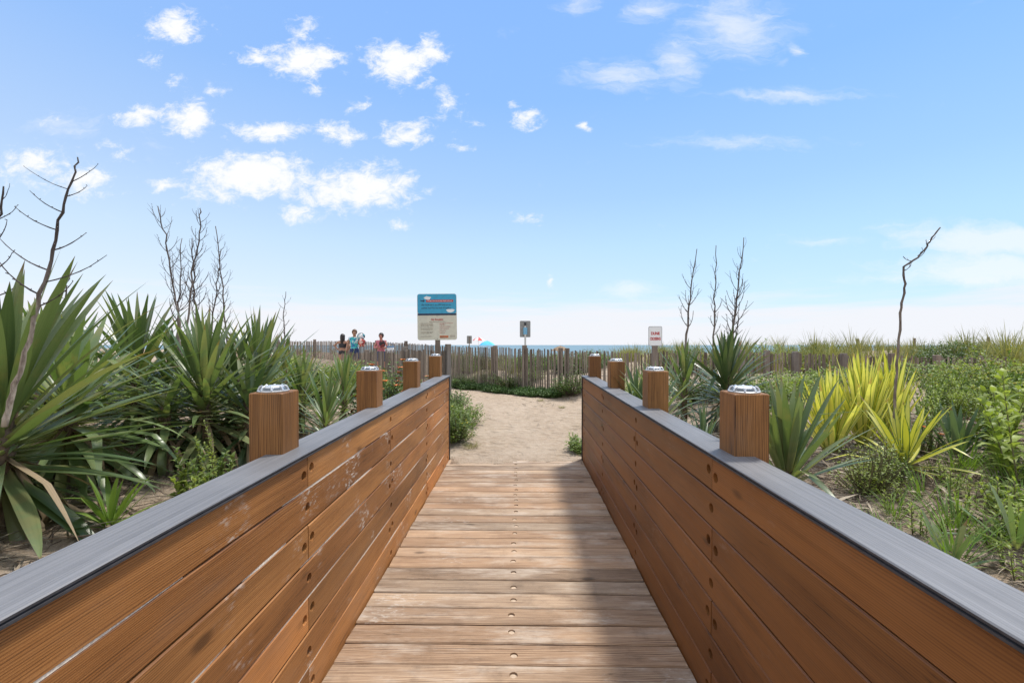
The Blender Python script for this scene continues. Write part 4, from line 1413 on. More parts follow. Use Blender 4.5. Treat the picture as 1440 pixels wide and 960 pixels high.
# ------------------------------------------------------------------ dune grass, bushes and creepers by the fence
gms = [grass_mesh('beach_grass', rg, 70, .62, .22, .009), grass_mesh('beach_grass', rg, 90, .5, .3, .009, .7), grass_mesh('beach_grass', rg, 60, .75, .2, .009, .45), grass_mesh('beach_grass', rg, 110, .55, .45, .010, .8)]


def fence_y(x):
    fx = [p[0] for p in FENCE_LINE][::-1]; fy = [p[1] for p in FENCE_LINE][::-1]
    return float(np.interp(x, fx, fy))


gl = {'c': 'tuft of beach grass on the dune behind the middle of the slat fence', 'r': 'tuft of beach grass along the skyline of the dune at right', 'l': 'tuft of beach grass on the dune beyond the left fence'}
gg = {'c': 'beach grass behind the middle of the fence', 'r': 'beach grass on the right dune', 'l': 'beach grass beyond the left fence'}
for i in range(285):
    if i < 90:
        key, px, d = 'c', rg.uniform(625, 900), rg.uniform(13.2, 25)
    elif i < 245:
        key, px, d = 'r', rg.uniform(870, 1460), rg.choice((rg.uniform(10.5, 15), rg.uniform(15, 27)))
    else:
        key, px, d = 'l', rg.uniform(-20, 600), rg.uniform(22, 29)
    x = (px - 720) / F * d
    if d < fence_y(x) + .5:
        d = fence_y(x) + rg.uniform(.5, 3)
        x = (px - 720) / F * d
    o = link('beach_grass', gms[i % 4])
    o.location = (x, d, G(x, d))
    o.rotation_euler = (0, 0, rg.uniform(0, 6.28))
    o.scale = (rg.uniform(.8, 1.3) * .8 if key != 'r' else rg.choice((.7, .9, 1.1, 1.3, 1.65)),) * 3
    tag(o, gl[key], 'grass', gg[key], 'thing')

gb = 'low green bushes on the dune behind the slat fence'
b0 = None
for i in range(58):
    px, d = (rg.uniform(630, 860), rg.uniform(12.6, 19)) if i < 30 else (rg.uniform(880, 1440), rg.uniform(10.2, 15))
    x = (px - 720) / F * d
    if d < fence_y(x) + .35:
        d = fence_y(x) + rg.uniform(.5, 1.2)
        x = (px - 720) / F * d
    s = rg.uniform(.6, 1.15)
    if b0 is None:
        b0 = [shrub('dune_bush', 'low green bush on the dune behind the slat fence', 'bush', (x, d, G(x, d)), rg, .75, .6, .62, 110, 22, .06, .03, lm, group=gb, scale=s) for lm in ('bush', 'herb')]
        b0[1].location = at(660, 15.5)
    else:
        dup(b0[0 if i % 3 else 1], (x, d, G(x, d)), rg.uniform(0, 6.28), s)
# bushes right at the foot of the fence
for k, (px, d, rx, h, lab) in enumerate(((805, 10.95, .55, .85, 'dark bush leaning on the fence left of the farthest right post'), (718, 12.5, .7, .8, 'green bush growing through the middle of the slat fence'), (655, 13.2, .5, .5, 'bush at the fence below the small sign backs'))):
    shrub('dune_bush', lab, 'bush', at(px, d), rg, rx, .45, h * .85, 100, 20, .05, .022, 'bush')
gv = 'creepers along the foot of the slat fence'
v0 = None
for i in range(60):
    k = rg.random()
    px = 632 + 170 * k
    x0 = np.interp(px, [632, 740, 830], [-1.8, .35, 1.95])
    x = x0 + rg.uniform(-.1, .1)
    y = fence_y(x) - rg.uniform(0.02, .55)
    s = rg.uniform(.6, 1.1)
    if v0 is None:
        v0 = shrub('creeper', 'low dark creeper on the sand at the foot of the slat fence', 'creeper', (x, y, G(x, y)), rg, .38, .25, .17, 60, 20, .04, .026, 'vine', group=gv)
    else:
        dup(v0, (x, y, G(x, y)), rg.uniform(-.5, .5) - .6, s)
# grass clumps on the open sand
for k, (px, d, s, lab) in enumerate(((662, 6.25, .35, 'flattened grass tuft on the sand at the left railing end'), (790, 9.6, .22, 'small grass tuft in the sand near the right fence end'), (760, 10.6, .25, 'small grass tuft on the sand before the fence'), (655, 6.9, .4, 'grass tuft under the bright shrub at the path edge'))):
    o = link('grass_tuft', gms[3])
    o.location = at(px, d)
    o.scale = (s, s, s * .6)
    tag(o, lab, 'grass', None, 'thing')


# straw and dead leaves on the ground between the plants
def litter():
    rg = random.Random(77)
    mb = MB()
    zones = [(-4.5, -1.45, 1.2, 6.0, 6000), (1.38, 4.5, 1.4, 4.6, 15000), (.3, 1.45, 7.0, 11.0, 170)]
    for x0, x1, y0, y1, n in zones:
        for i in range(n):
            x, y = rg.uniform(x0, x1), rg.uniform(y0, y1)
            if x > 0 and 1.2 < x < 2.3 and y < 2.6 and rg.random() < .55:
                continue
            a = rg.uniform(0, 6.283)
            big = rg.random() < .1
            L = rg.uniform(.1, .38) if big else rg.uniform(.04, .16)
            W = rg.uniform(.008, .022) if big else rg.uniform(.002, .005)
            z = G(x, y) + rg.uniform(.0, .03)
            leaf(mb, (x, y, z), a, rg.uniform(-.05, .3), L, W, rg.uniform(.1, .6), rg.random(), rg.uniform(0, .6), n=3, wbase=.8, twist=rg.uniform(-1, 1))
    o = mb.build('dead_leaf_litter', M['straw'])
    tag(o, 'dry straw and dead leaf litter on the sand between the plants', 'litter', kind='stuff')


litter()


def twigs():
    rg = random.Random(78)
    mb = MB()
    for i in range(1300):
        if i % 2:
            x, y = rg.uniform(1.4, 4.2), rg.uniform(1.7, 4.0)
        else:
            x, y = rg.uniform(-4, -1.3), rg.uniform(1.7, 4.2)
        z = G(x, y)
        a = rg.uniform(0, 6.28)
        p = Vector((x, y, z + .01))
        pts = [p.copy()]
        e = rg.uniform(0, .5)
        for j in range(4):
            p = p + Vector((math.cos(a) * math.cos(e), math.sin(a) * math.cos(e), math.sin(e))) * rg.uniform(.02, .06)
            a += rg.uniform(-.6, .6); e += rg.uniform(-.5, .3)
            pts.append(p.copy())
        tube(mb, pts, [.003, .0028, .0025, .002, .0015], 4)
    tag(mb.build('twig_litter', M['twig']), 'thin brown twigs scattered over the sand between the plants', 'litter', kind='stuff')


twigs()


# ------------------------------------------------------------------ slat fences
def fence(label, pts, posts, rg, H=1.22, step=0.063, seen=None, tall=0.10, lean=.03):
    """pts: (px, d, py of the slat tops); posts: fractions along the run"""
    W3 = [P(px, py, d) for px, d, py in pts]
    seg = [0.0]
    for a, b in zip(W3[:-1], W3[1:]):
        seg.append(seg[-1] + (b - a).length)
    tot = seg[-1]

    def pt(s):
        for i in range(len(W3) - 1):
            if s <= seg[i + 1] or i == len(W3) - 2:
                k = (s - seg[i]) / (seg[i + 1] - seg[i])
                d = (W3[i + 1] - W3[i]); d.z = 0
                return W3[i].lerp(W3[i + 1], k), d.normalized()
    base = Vector((W3[0].x, W3[0].y, G(W3[0].x, W3[0].y)))
    t = thing('slat_fence', label, 'fence', base)
    cuts = [0.0] + [p * tot for p in posts] + [tot]
    for c0, c1 in zip(cuts[:-1], cuts[1:]):
        if c1 - c0 < .12:
            continue
        mb = MB()
        s = c0 + step * .6
        while s < c1 - step * .3:
            p, d = pt(s)
            top = p.z + rg.uniform(-.035, .025)
            bot = top - H
            w = rg.uniform(.032, .042)
            ln = rg.uniform(-lean, lean)
            nrm = Vector((-d.y, d.x, 0))
            r = rg.random()
            vs = []
            for zz, off in ((bot, 0), (top, ln)):
                for sx, sn in ((-1, -1), (1, -1), (1, 1), (-1, 1)):
                    q = Vector((p.x, p.y, zz)) + d * (sx * w / 2 + off) + nrm * sn * .004 - base
                    vs.append(q)
            mb.add(vs, [(3, 2, 1, 0), (4, 5, 6, 7), (0, 1, 5, 4), (1, 2, 6, 5), (2, 3, 7, 6), (3, 0, 4, 7)], 0, (r, .5, .5))
            s += step * rg.uniform(.85, 1.15)
        if mb.v:
            mb.build('slat_panel', M['slat'], t)
    for dz in (.22, .62, 1.0):
        mb = MB()
        line = []
        k = int(tot / .5) + 2
        for i in range(k):
            p, d = pt(tot * i / (k - 1))
            line.append(Vector((p.x, p.y, p.z - dz)) + Vector((d.y, -d.x, 0)) * .008 - base)
        tube(mb, line, .004, 4)
        mb.build('wire', M['wire'], t)
    for s in posts:
        p, d = pt(s * tot)
        mb = MB()
        g = G(p.x, p.y)
        top = p.z + tall * rg.uniform(.4, 1.2)
        q = p + Vector((d.y, -d.x, 0)) * .075 - base
        box(mb, (q.x, q.y, (top + g - .3) / 2 - base.z), (.105, .105, top - g + .3), bev=.012, rz=math.atan2(d.y, d.x))
        mb.build('post', M['fpost'], t)
    return t


rf = random.Random(91)
fence('long weathered slat fence curving across the far end of the sand path',
      [(905, 10.75, 497), (862, 11.0, 495), (822, 11.3, 493), (740, 12.05, 490), (677, 13.0, 488), (640, 13.8, 487), (600, 15.2, 484.5), (560, 17.2, 482), (500, 19.5, 480), (440, 21.5, 479.5), (380, 23, 480), (330, 24, 480)],
      [.085, .093, .14, .185, .31, .42, .52, .62, .74, .86, .97], rf)
fence('short dark slat fence behind the big sign on the left side of the path', [(628, 9.5, 491), (600, 10.2, 492), (575, 11.0, 492), (530, 12.6, 494), (480, 14.2, 496)], [.01, .36, .75], rf, H=1.2)
fence('half buried slat fence between the right hand weeds and the dune', [(905, 10.6, 495), (960, 10.2, 494), (1050, 9.8, 495), (1130, 9.6, 497), (1220, 9.5, 500), (1320, 9.4, 502), (1420, 9.3, 503)], [.28, .345, .42, .55, .68, .8, .92], rf, H=1.0, tall=.06)
fence('distant slat fence along the skyline of the right dune', [(1130, 27, 487), (1220, 27.5, 486.5), (1320, 27, 485.5), (1420, 26, 484.5), (1480, 25, 484)], [.27, .52, .8], rf, H=1.0, tall=.45)


# ------------------------------------------------------------------ signs
def rrect(w, h, r, n=6):
    pts = []
    for cx, cy, a0 in ((w / 2 - r, h / 2 - r, 0), (-w / 2 + r, h / 2 - r, 90), (-w / 2 + r, -h / 2 + r, 180), (w / 2 - r, -h / 2 + r, 270)):
        for i in range(n + 1):
            a = R(a0 + 90 * i / n)
            pts.append((cx + r * math.cos(a), cy + r * math.sin(a)))
    return pts


def plate(mb, outline, y0, y1, mat=0, zc=0.0, xc=0.0):
    n = len(outline)
    vs = [(xc + x, y0, zc + z) for x, z in outline] + [(xc + x, y1, zc + z) for x, z in outline]
    fs = [tuple(range(n))[::-1], tuple(range(n, 2 * n))] + [(k, (k + 1) % n, n + (k + 1) % n, n + k) for k in range(n)]
    mb.add(vs, fs, mat)


def plate_obj(name, outline, y0, y1, mat, parent, zc=0.0, xc=0.0):
    mb = MB()
    plate(mb, outline, y0, y1, 0, zc, xc)
    me = mb.mesh(name, [mat])
    fix_normals(me)
    return link(name, me, parent)


def text_mesh(body, size, mat, xs=1.0, bold=0.0):
    cu = bpy.data.curves.new('t', 'FONT')
    cu.body = body
    cu.size = size
    cu.align_x = 'CENTER'
    cu.align_y = 'CENTER'
    cu.extrude = 0.001
    cu.offset = bold
    o = bpy.data.objects.new('t', cu)
    COL.objects.link(o)
    me = evaluated(o)
    bpy.data.objects.remove(o)
    me.transform(Matrix.Rotation(R(90), 4, 'X') @ Matrix.Diagonal((xs, 1, 1, 1)))
    me.materials.clear()
    me.materials.append(mat)
    return me


def text(name, body, size, mat, parent, x, y, z, xs=1.0, bold=0.0):
    o = link(name, text_mesh(body, size, mat, xs, bold), parent)
    o.location = (x, y, z)
    return o


def words(mb, x0, x1, z, h, rg, y=-.003):
    """a line of print too small to read in the photograph: strokes grouped into words"""
    x = x0
    while x < x1 - h * .3:
        for _ in range(rg.randint(2, 8)):
            if x > x1 - h * .3: break
            k = rg.random()
            w = h * rg.uniform(.32, .5)
            hh = h * (1.0 if k < .3 else .7)
            box(mb, (x + h * .08, y, z + hh / 2), (h * .17, .002, hh))
            if k < .75:
                box(mb, (x + w * .5, y, z + hh - h * .08), (w * .8, .002, h * .15))
            if k > .25:
                box(mb, (x + w * .5, y, z + h * .08), (w * .8, .002, h * .15))
            x += w + h * .1
        x += h * .35


SW = {}
SW['blue'] = plain('sign_blue', (0.04, 0.33, 0.52), 0.5, nz=.08)
SW['cream'] = plain('sign_cream', (0.62, 0.58, 0.47), 0.5, nz=.06)
SW['navy'] = plain('sign_navy', (0.02, 0.035, 0.075), 0.5)
SW['red'] = plain('sign_red', (0.48, 0.05, 0.05), 0.5)
SW['orange'] = plain('sign_orange', (0.60, 0.17, 0.06), 0.5)
SW['white'] = plain('sign_white', (0.80, 0.80, 0.80), 0.5, nz=.03)
SW['brown'] = plain('sign_brown_print', (0.26, 0.17, 0.12), 0.5)
SW['grey'] = plain('sign_grey_back', (0.27, 0.27, 0.26), 0.5, 0.3)
SW['lightblue'] = plain('sticker_blue', (0.18, 0.42, 0.60), 0.5)

# the large rules sign
d = 9.4
c = P(616.5, 445.5, d)
w, h = 55 / F * d, 65 / F * d
g = G(c.x, c.y)
ts = thing('rules_sign', 'large blue and cream beach rules sign on a wooden post left of the path', 'sign', (c.x, c.y, g), (0, R(-.8), R(3)))
zc = c.z - g
plate_obj('sign_panel', rrect(w, h, .05), 0.0, .004, SW['cream'], ts, zc)
top = rrect(w - .012, h * .425, .045)
plate_obj('blue_field', rrect(w - .014, h * .42, .04), -.002, -.0002, SW['blue'], ts, zc + h * .285)
plate_obj('navy_band', rrect(w - .016, h * .042, .004), -.0024, -.0003, SW['navy'], ts, zc + h * .055)
plate_obj('red_banner', rrect(w * .69, h * .05, .01), -.0035, -.0022, SW['red'], ts, zc + h * .345, w * .07)
plate_obj('printed_cloud', [(.07 * math.cos(a) * (1 + .18 * math.sin(5 * a)), .035 * math.sin(a) * (1 + .2 * math.sin(4 * a))) for a in np.linspace(0, 6.283, 28)[:-1]], -.003, -.0021, SW['white'], ts, zc + h * .41, -w * .24)
plate_obj('printed_cloud', [(.085 * math.cos(a) * (1 + .15 * math.sin(5 * a)), .036 * math.sin(a) * (1 + .2 * math.sin(3 * a))) for a in np.linspace(0, 6.283, 28)[:-1]], -.003, -.0021, SW['white'], ts, zc + h * .135, w * .34)
rs = random.Random(4)
mb = MB()
words(mb, -w * .24, w * .38, zc + h * .335, h * .022, rs, -.0044)
mb.build('banner_lettering', SW['white'], ts)
mb = MB()
# small aeroplane that pulls the banner
box(mb, (-w * .36, -.0034, zc + h * .348), (w * .1, .002, h * .018))
box(mb, (-w * .345, -.0034, zc + h * .348), (w * .022, .0022, h * .05))
box(mb, (-w * .405, -.0034, zc + h * .356), (w * .014, .0022, h * .03))
mb.build('printed_aeroplane', SW['navy'], ts)
mb = MB()
words(mb, -w * .39, w * .37, zc + h * .245, h * .034, rs, -.0034)
words(mb, -w * .39, w * .37, zc + h * .178, h * .034, rs, -.0034)
mb.build('message_lettering', SW['navy'], ts)
text('heading_lettering', 'No Smoking', h * .052, SW['red'], ts, 0, -.003, zc - h * .055, 1.0, .0015)
mb = MB()
words(mb, -w * .2, w * .22, zc - h * .108, h * .016, rs, -.0022)
for z in (.145, .175, .205, .25, .278, .33, .358, .425):
    words(mb, -w * .42, -w * (.10 if z < .35 else .14), zc - h * z, h * .015, rs, -.0022)
mb.build('rules_lettering', SW['brown'], ts)
mb = MB()
for z, e in ((.145, .40), (.172, .2), (.215, .36), (.258, .3), (.305, .22), (.35, .2)):
    words(mb, w * .06, w * e, zc - h * z, h * .016, rs, -.0022)
mb.build('rules_lettering', SW['red'], ts)
mb = MB()
box(mb, (w * .17, -.0012, zc - h * .43), (w * .22, .002, h * .05))
mb.build('emblem_patch', SW['orange'], ts)
mb = MB()
words(mb, w * .075, w * .27, zc - h * .45, h * .042, rs, -.0036)
for k in range(4):
    x = w * (.33 + .035 * k)
    box(mb, (x, -.0022, zc - h * .425), (w * .012, .002, h * .03))
    box(mb, (x, -.0022, zc - h * (.40 - .006 * (k % 2))), (w * .01, .002, h * .008))
mb.build('emblem_lettering', SW['brown'], ts)
for z in (h * .46, h * .015 - .0, -h * .475):
    mb = MB()
    lathe(mb, [(.008, 0), (.008, .004), (.004, .007)], 8)
    me = mb.mesh('bolt', [M['rustysteel']])
    me.transform(Matrix.Rotation(R(90), 4, 'X'))
    o = link('bolt', me, ts)
    o.location = (0, -.002, zc + z)
mb = MB()
box(mb, (0, .052, (zc + h * .3 - .4) / 2), (.10, .09, zc + h * .3 + .4), bev=.006)
mb.build('post', M['fpost'], ts)

# dune crossing sign
d = 9.9
c = P(921.5, 472.5, d)
w, h = 19 / F * d, 27.5 / F * d
g = G(c.x, c.y)
ts = thing('dune_crossing_sign', 'small white sign reading dune crossing on a wooden post', 'sign', (c.x, c.y, g), (0, 0, R(-2)))
zc = c.z - g
plate_obj('sign_panel', rrect(w, h, .03), 0, .003, plain('sign_edge_grey', (.30, .30, .31), .5), ts, zc)
plate_obj('sign_face', rrect(w - .022, h - .022, .022), -.002, -.0004, SW['white'], ts, zc)
text('lettering', 'DUNE', h * .20, SW['red'], ts, 0, -.0035, zc + h * .13, .8, .004)
text('lettering', 'CROSSING', h * .20, SW['red'], ts, 0, -.0035, zc - h * .14, .56, .004)
mb = MB()
box(mb, (0, .05, (zc - h * .1 - .4) / 2), (.115, .09, zc - h * .1 + .4), bev=.006)
mb.build('post', M['fpost'], ts)

# backs of two more signs
for px, py0, py1, wpx, d, lab, st in ((738.5, 451, 474, 15, 12.5, 'grey back of a sign on a metal pole at the middle of the fence', True), (660, 472, 483, 7, 24, 'tiny grey back of a distant sign left of the beach umbrellas', False)):
    c = P(px, (py0 + py1) / 2, d)
    w, h = wpx / F * d, (py1 - py0) / F * d
    g = G(c.x, c.y)
    t = thing('sign', lab, 'sign', (c.x, c.y, g), (0, 0, R(4)))
    zc = c.z - g
    plate_obj('sign_panel', rrect(w, h, .025), 0, .003, SW['grey'], t, zc)
    mb = MB()
    box(mb, (0, -.02, (zc + h * .42 - .4) / 2), (.05, .03, zc + h * .42 + .4), bev=.004)
    mb.build('pole', M['steel'] if st else M['fpost'], t)
    if st:
        mb = MB()
        box(mb, (0, -.038, zc - h * .12), (w * .36, .004, h * .42))
        mb.build('sticker', SW['lightblue'], t)
        mb = MB()
        box(mb, (0, -.038, zc + h * .3), (w * .2, .004, h * .22))
        mb.build('bracket', M['darktrim'], t)


# ------------------------------------------------------------------ beach umbrellas
def umbrella(label, px, py_top, d, r, mats, tilt=0.0):
    top = P(px, py_top, d)
    x, y = top.x, top.y
    g = G(x, y)
    t = thing('beach_umbrella', label, 'umbrella', (x, y, g))
    H = top.z - g
    mb = MB()
    n = 16
    prof = [(0.02, 0), (.35 * r, -.10 * r), (.7 * r, -.28 * r), (r, -.55 * r)]
    vs, fs, ms = [], [], []
    for q, z in prof:
        for k in range(n):
            a = 2 * math.pi * k / n
            s = 1 - (.05 if k % 2 else 0)
            vs.append((q * s * math.cos(a), q * s * math.sin(a), H + z - (.02 if k % 2 else 0)))
    for i in range(len(prof) - 1):
        for k in range(n):
            k2 = (k + 1) % n
            mb.m.append(0)
            fs.append((i * n + k, i * n + k2, (i + 1) * n + k2, (i + 1) * n + k))
    mb.m = []
    for f, k in zip(fs, [k for _ in range(3) for k in range(n)]):
        pass
    mb.add(vs, fs)
    mb.m = [((i % n) // 2) % len(mats) for i in range(len(fs))]
    o = mb.build('canopy', mats, t, smooth=False)
    pm = MB()
    tube(pm, [(0, 0, -.3), (0, 0, H + .05)], .02, 8)
    pm.build('pole', M['steel'], t)
    t.rotation_euler = (0, tilt, 0)
    return t


umbrella('blue beach umbrella beyond the fence below the large sign', 685, 479, 58, 1.05, [plain('blue_canvas', (.06, .42, .75), .7), plain('light_blue_canvas', (.10, .50, .80), .7)])
umbrella('red beach umbrella beside the blue umbrella on the distant beach', 673, 474, 62, .85, [plain('red_canvas', (.55, .05, .05), .7), plain('pale_canvas', (.75, .70, .66), .7)], .0)
umbrella('tan beach umbrella behind the right end of the middle fence', 788, 486, 46, .95, [plain('tan_canvas', (.26, .18, .11), .8)])


# ------------------------------------------------------------------ people on the path
def skin_body(verts, edges, radii, root, mat, sub=2):
    me = bpy.data.meshes.new('b')
    me.from_pydata([tuple(v) for v in verts], edges, [])
    o = bpy.data.objects.new('b', me)
    COL.objects.link(o)
    o.modifiers.new('s', 'SKIN')
    for i, r in enumerate(radii):
        sv = me.skin_vertices[0].data[i]
        sv.radius = r if isinstance(r, tuple) else (r, r)
        sv.use_root = (i == root)
    o.modifiers.new('u', 'SUBSURF').levels = sub
    out = evaluated(o)
    bpy.data.objects.remove(o)
    return out


def hand_pts(wrist, direction, palm_n):
    """five skinned finger chains rooted in the palm"""
    d = direction.normalized()
    s = d.cross(palm_n).normalized()
    n = s.cross(d).normalized()
    V, E, Rr = [wrist, wrist + d * .05, wrist + d * .085], [(0, 1), (1, 2)], [.022, (.034, .017), (.036, .014)]
    for off, L in ((-.028, .065), (-.009, .078), (.011, .073), (.029, .055)):
        b = len(V)
        p = wrist + d * .09 + s * off
        V += [p, p + d * L * .5 + n * .006, p + d * L * .9 + n * .022]
        E += [(2, b), (b, b + 1), (b + 1, b + 2)]
        Rr += [.0085, .008, .0065]
    b = len(V)
    p = wrist + d * .035 - s * .03
    V += [p, p + d * .03 - s * .022 + n * .012, p + d * .058 - s * .026 + n * .02]
    E += [(1, b), (b, b + 1), (b + 1, b + 2)]
    Rr += [.011, .0095, .0075]
    return V, E, Rr


def person(label, loc, rotz, height, skin, hair, hairstyle, top, bottom, arms, sway=0.0, group='people walking on the beach path'):
    """arms: ((elbow, wrist) right of picture..., each in body space for a 1.7 m figure facing -Y)"""
    t = thing('person', label, 'person', loc, (0, 0, rotz), group, height / 1.7)
    J = {}
    V = [(0, 0, .93), (0, .0, 1.06), (0, .005, 1.20), (0, .01, 1.33), (0, .012, 1.40), (0, 0, 1.455), (0, -.018, 1.515), (0, -.008, 1.585), (0, .004, 1.645),
         (-.085, 0, .90), (-.10, -.01, .50), (-.105, .015, .09), (-.11, -.11, .035),
         (.085, 0, .90), (.10, .015, .50), (.11, .04, .09), (.115, -.085, .035),
         (-.165, .01, 1.375), tuple(arms[0][0]), tuple(arms[0][1]),
         (.165, .01, 1.375), tuple(arms[1][0]), tuple(arms[1][1])]
    E = [(0, 1), (1, 2), (2, 3), (3, 4), (4, 5), (5, 6), (6, 7), (7, 8), (0, 9), (9, 10), (10, 11), (11, 12), (0, 13), (13, 14), (14, 15), (15, 16),
         (3, 17), (17, 18), (18, 19), (3, 20), (20, 21), (21, 22)]
    Rr = [(.145, .105), (.120, .09), (.135, .10), (.145, .10), (.08, .07), (.05, .052), (.062, .078), (.077, .098), (.05, .065),
          (.085, .09), (.055, .058), (.036, .038), (.035, .03), (.085, .09), (.055, .058), (.036, .038), (.035, .03),
          .052, .040, .026, .052, .040, .026]
    me = skin_body(V, E, Rr, 0, None)
    # face: nose, brow and eye hollows, chin
    for v in me.vertices:
        p = v.co
        if p.z > 1.49 and p.y < -.03:
            dx = p.x
            v.co.y -= .024 * math.exp(-((dx / .014) ** 2) - ((p.z - 1.555) / .022) ** 2)
            v.co.y += .008 * math.exp(-(((abs(dx) - .03) / .014) ** 2) - ((p.z - 1.578) / .012) ** 2)
            v.co.y -= .007 * math.exp(-((dx / .025) ** 2) - ((p.z - 1.50) / .016) ** 2)
    body_bm = bmesh.new()
    body_bm.from_mesh(me)
    for k, (el, wr) in enumerate(arms):
        el, wr = Vector(el), Vector(wr)
        hv, he, hr = hand_pts(wr, wr - el, Vector((0, -1, 0.2)))
        hm = skin_body(hv, he, hr, 0, None, 1)
        body_bm.from_mesh(hm)
    # ears
    for s in (-1, 1):
        m4 = Matrix.Translation((s * .078, .008, 1.565)) @ Matrix.Diagonal((.35, .8, 1.25, 1))
        bmesh.ops.create_uvsphere(body_bm, u_segments=8, v_segments=6, radius=.026, matrix=m4)
    bme = bpy.data.meshes.new('body')
    body_bm.to_mesh(bme)
    body_bm.free()
    bme.materials.append(skin)
    bme.polygons.foreach_set('use_smooth', [True] * len(bme.polygons))
    link('body', bme, t)
    for s in (-1, 1):
        mb = MB()
        lathe(mb, [(.002, -.009), (.008, -.006), (.0105, 0), (.008, .006), (.002, .009)], 10, (s * .031, -.094, 1.578))
        mb.build('eye', EYE, t, smooth=True)
    mb = MB()
    tube(mb, [(-.025, -.090, 1.518), (0, -.097, 1.516), (.025, -.090, 1.518)], [.003, .005, .003], 6)
    mb.build('mouth', LIP, t, smooth=True)

    def garment(name, cond, off, mat):
        bm2 = bmesh.new()
        bm2.from_mesh(me)
        bm2.normal_update()
        kill = [f for f in bm2.faces if not cond(f.calc_center_median())]
        bmesh.ops.delete(bm2, geom=kill, context='FACES')
        bm2.normal_update()
        for v in bm2.verts:
            v.co += v.normal * off
        gm = bpy.data.meshes.new(name)
        bm2.to_mesh(gm)
        bm2.free()
        gm.materials.clear()
        gm.materials.append(mat)
        gm.polygons.foreach_set('use_smooth', [True] * len(gm.polygons))
        return link(name, gm, t)
    garment('top', top[1], .012, top[0])
    garment('shorts', bottom[1], .014, bottom[0])
    # hair
    hb = bmesh.new()
    bmesh.ops.create_uvsphere(hb, u_segments=24, v_segments=16, radius=1.0)
    rgh = random.Random(int(height * 1000))
    for v in hb.verts:
        p = v.co
        q = Vector((p.x * .094, p.y * .115 + .012, p.z * .108 + 1.605))
        if q.y < -.045 and q.z < 1.63:           # leave the face free
            q.y = max(q.y, -.045)
            q.z = max(q.z, 1.60)
        q += Vector((rgh.uniform(-.004, .004),) * 3)
        if hairstyle == 'long' and p.z < -.1 and q.y > -.03:
            k = (-.1 - p.z) / .9
            q.z -= .27 * k
            q.x *= 1.0 + .35 * k
            q.y += .03 * k
        v.co = q
    hm = bpy.data.meshes.new('hair')
    hb.to_mesh(hm)
    hb.free()
    hm.materials.append(hair)
    hm.polygons.foreach_set('use_smooth', [True] * len(hm.polygons))
    link('hair', hm, t)
    return t


EYE = plain('eye_dark', (.02, .015, .012), .2)
LIP = plain('lips', (.30, .10, .08), .5)
SK1 = plain('tanned_skin', (.36, .19, .12), .5, nz=.05)
SK2 = plain('sunburnt_skin', (.48, .21, .15), .5, nz=.05)
HD = plain('dark_brown_hair', (.022, .014, .011), .5, nz=.3, scale=80)
HB = plain('brown_hair', (.12, .06, .03), .5, nz=.3, scale=80)


def patterned(name, cols, scale):
    N = NT(name)
    v = N.n('ShaderNodeTexVoronoi', Vector=N.objco(), Scale=scale)
    r = N.n('ShaderNodeSeparateColor')
    N.t.links.new(v.outputs['Color'], r.inputs[0])
    x = N.n('ShaderNodeValToRGB')
    x.color_ramp.interpolation = 'CONSTANT'
    e = x.color_ramp.elements
    while len(e) < len(cols): e.new(.5)
    for i, cc in enumerate(cols):
        e[i].position = i / len(cols)
        e[i].color = (*cc, 1)
    N.t.links.new(r.outputs[0], x.inputs[0])
    return N.base(x.outputs[0], .8)


TEAL = patterned('teal_white_print', [(.05, .40, .42), (.65, .70, .70), (.08, .50, .52), (.03, .16, .35)], 16)
PINK = plain('pink_cloth', (.50, .16, .20), .8, nz=.2)
BLK = plain('black_swimwear', (.02, .02, .025), .6)
NAVY = plain('navy_shorts', (.02, .04, .12), .8)
PLAID = patterned('towel_print', [(.08, .35, .42), (.70, .70, .68), (.03, .05, .12), (.60, .62, .66)], 11)


def torso(p):
    return .98 < p.z < 1.41 and abs(p.x) < .19 and not (abs(p.x) > .155 and p.z < 1.30)


def hips(p):
    return .62 < p.z < 1.0 and abs(p.x) < .22


d1 = 17.3
pa = at(482, d1)
pb = at(498.5, 17.0)
pc = at(536, 16.4)
for q in (pa, pb, pc):
    pass


def person_height(px, py, d):
    x = (px - 720) / F * d
    return (CAMH - (py - 485) / F * d) - G(x, d)


person('person with long dark hair and black swimwear seen from behind, elbow out', pa, R(175), person_height(482, 469.5, d1) / 1.0, SK1, HD, 'long', (BLK, lambda p: 1.14 < p.z < 1.30 and abs(p.x) < .15), (BLK, lambda p: .86 < p.z < 1.0 and abs(p.x) < .22),
       (((-.33, .03, 1.17), (-.17, -.06, 1.02)), ((.36, .04, 1.22), (.20, -.05, 1.04))))
person('person in a teal and white patterned top carrying beach things on one arm', pb, R(12), person_height(498.5, 463, 17.0), SK1, HB, 'short', (TEAL, torso), (NAVY, hips),
       (((-.25, .02, 1.12), (-.29, -.05, .88)), ((.30, -.06, 1.14), (.22, -.26, 1.20))))
person('person with short dark hair in a pink top holding a dark bundle', pc, R(-8), person_height(536, 468, 16.4), SK2, HD, 'short', (PINK, torso), (NAVY, hips),
       (((-.27, -.03, 1.14), (-.06, -.24, 1.16)), ((.27, -.03, 1.14), (.08, -.25, 1.12))))


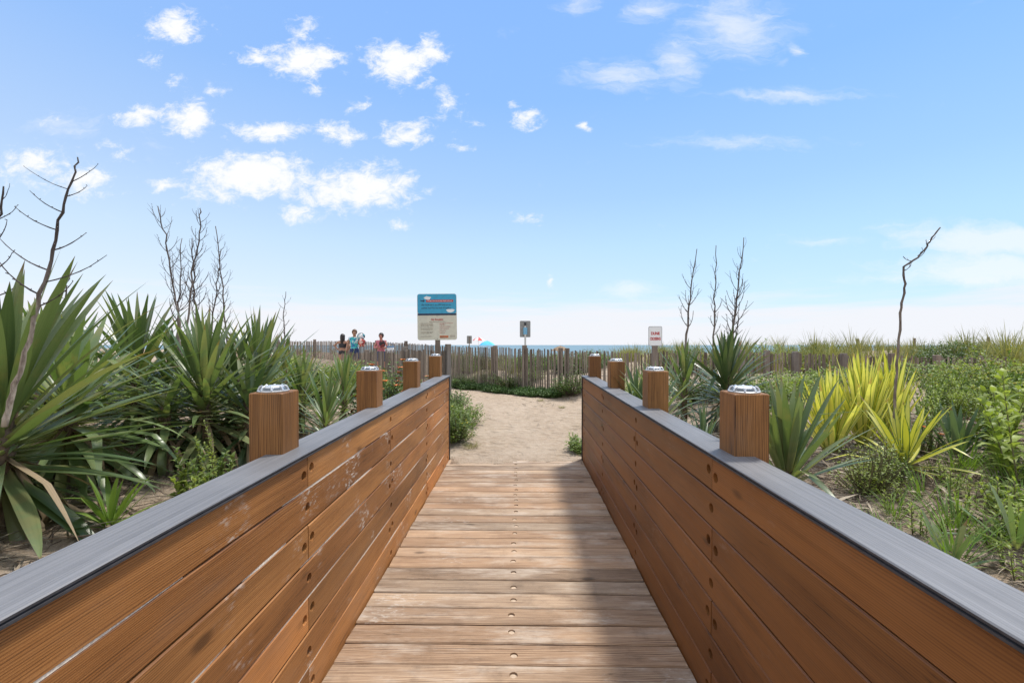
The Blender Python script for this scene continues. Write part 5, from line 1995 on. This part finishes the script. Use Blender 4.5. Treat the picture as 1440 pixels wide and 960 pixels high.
def bundle(name, label, cat, c, size, mats, rg, rot=0.0):
    """soft folded cloth: a rumpled rolled body with visible layered ends"""
    t = thing(name, label, cat, c, (0, 0, rot))
    bm2 = bmesh.new()
    bmesh.ops.create_uvsphere(bm2, u_segments=22, v_segments=14, radius=1.0)
    for v in bm2.verts:
        a = math.atan2(v.co.z, v.co.x)
        k = 1 + .10 * math.sin(a * 5 + v.co.y * 3) + .06 * math.sin(v.co.z * 9 + v.co.x * 5)
        e = .8
        v.co = Vector((math.copysign(abs(v.co.x) ** e, v.co.x) * size[0] * k, v.co.y * size[1] * k, math.copysign(abs(v.co.z) ** e, v.co.z) * size[2] * k))
    m = bpy.data.meshes.new('cloth')
    bm2.to_mesh(m)
    bm2.free()
    m.materials.append(mats[0])
    m.polygons.foreach_set('use_smooth', [True] * len(m.polygons))
    link('cloth', m, t)
    mb = MB()
    pts = [(size[0] * 1.06 * math.cos(a), -size[1] * .2, size[2] * 1.06 * math.sin(a)) for a in np.linspace(-.4, math.pi + .4, 14)]
    tube(mb, pts, .014, 6)
    mb.build('strap', mats[1], t, smooth=True)
    return t


rb = random.Random(3)
bundle('towel', 'rolled teal and white towel on the shoulder of the person in teal', 'towel', P(508, 473, 16.85), (.13, .12, .12), [PLAID, BLK], rb)
bundle('beach_bag', 'red and pink beach bag under the arm of the person in teal', 'bag', P(509, 482, 16.75), (.13, .11, .15), [patterned('red_print', [(.50, .10, .08), (.65, .45, .38), (.30, .04, .04)], 14), BLK], rb)
bundle('dark_bundle', 'dark cloth bundle held by the person in pink', 'bundle', P(537.5, 483.5, 16.1), (.09, .09, .13), [patterned('dark_print', [(.03, .02, .02), (.20, .04, .04)], 14), BLK], rb)
# cooler bag carried beside the third person
q = P(549, 490, 16.3)
t = thing('cooler_bag', 'white and blue cooler bag beside the person in pink', 'bag', (q.x, q.y, q.z))
mb = MB(); box(mb, (0, 0, -.06), (.24, .18, .2), bev=.02); mb.build('body', plain('white_vinyl', (.72, .74, .76), .5), t)
mb = MB(); box(mb, (0, 0, .065), (.25, .19, .045), bev=.015); mb.build('lid', plain('blue_vinyl', (.12, .25, .42), .5), t)
mb = MB(); tube(mb, [(-.1, 0, .07), (-.09, 0, .16), (0, 0, .2), (.09, 0, .16), (.1, 0, .07)], .01, 6); mb.build('handle', plain('blue_strap', (.05, .10, .2), .6), t)
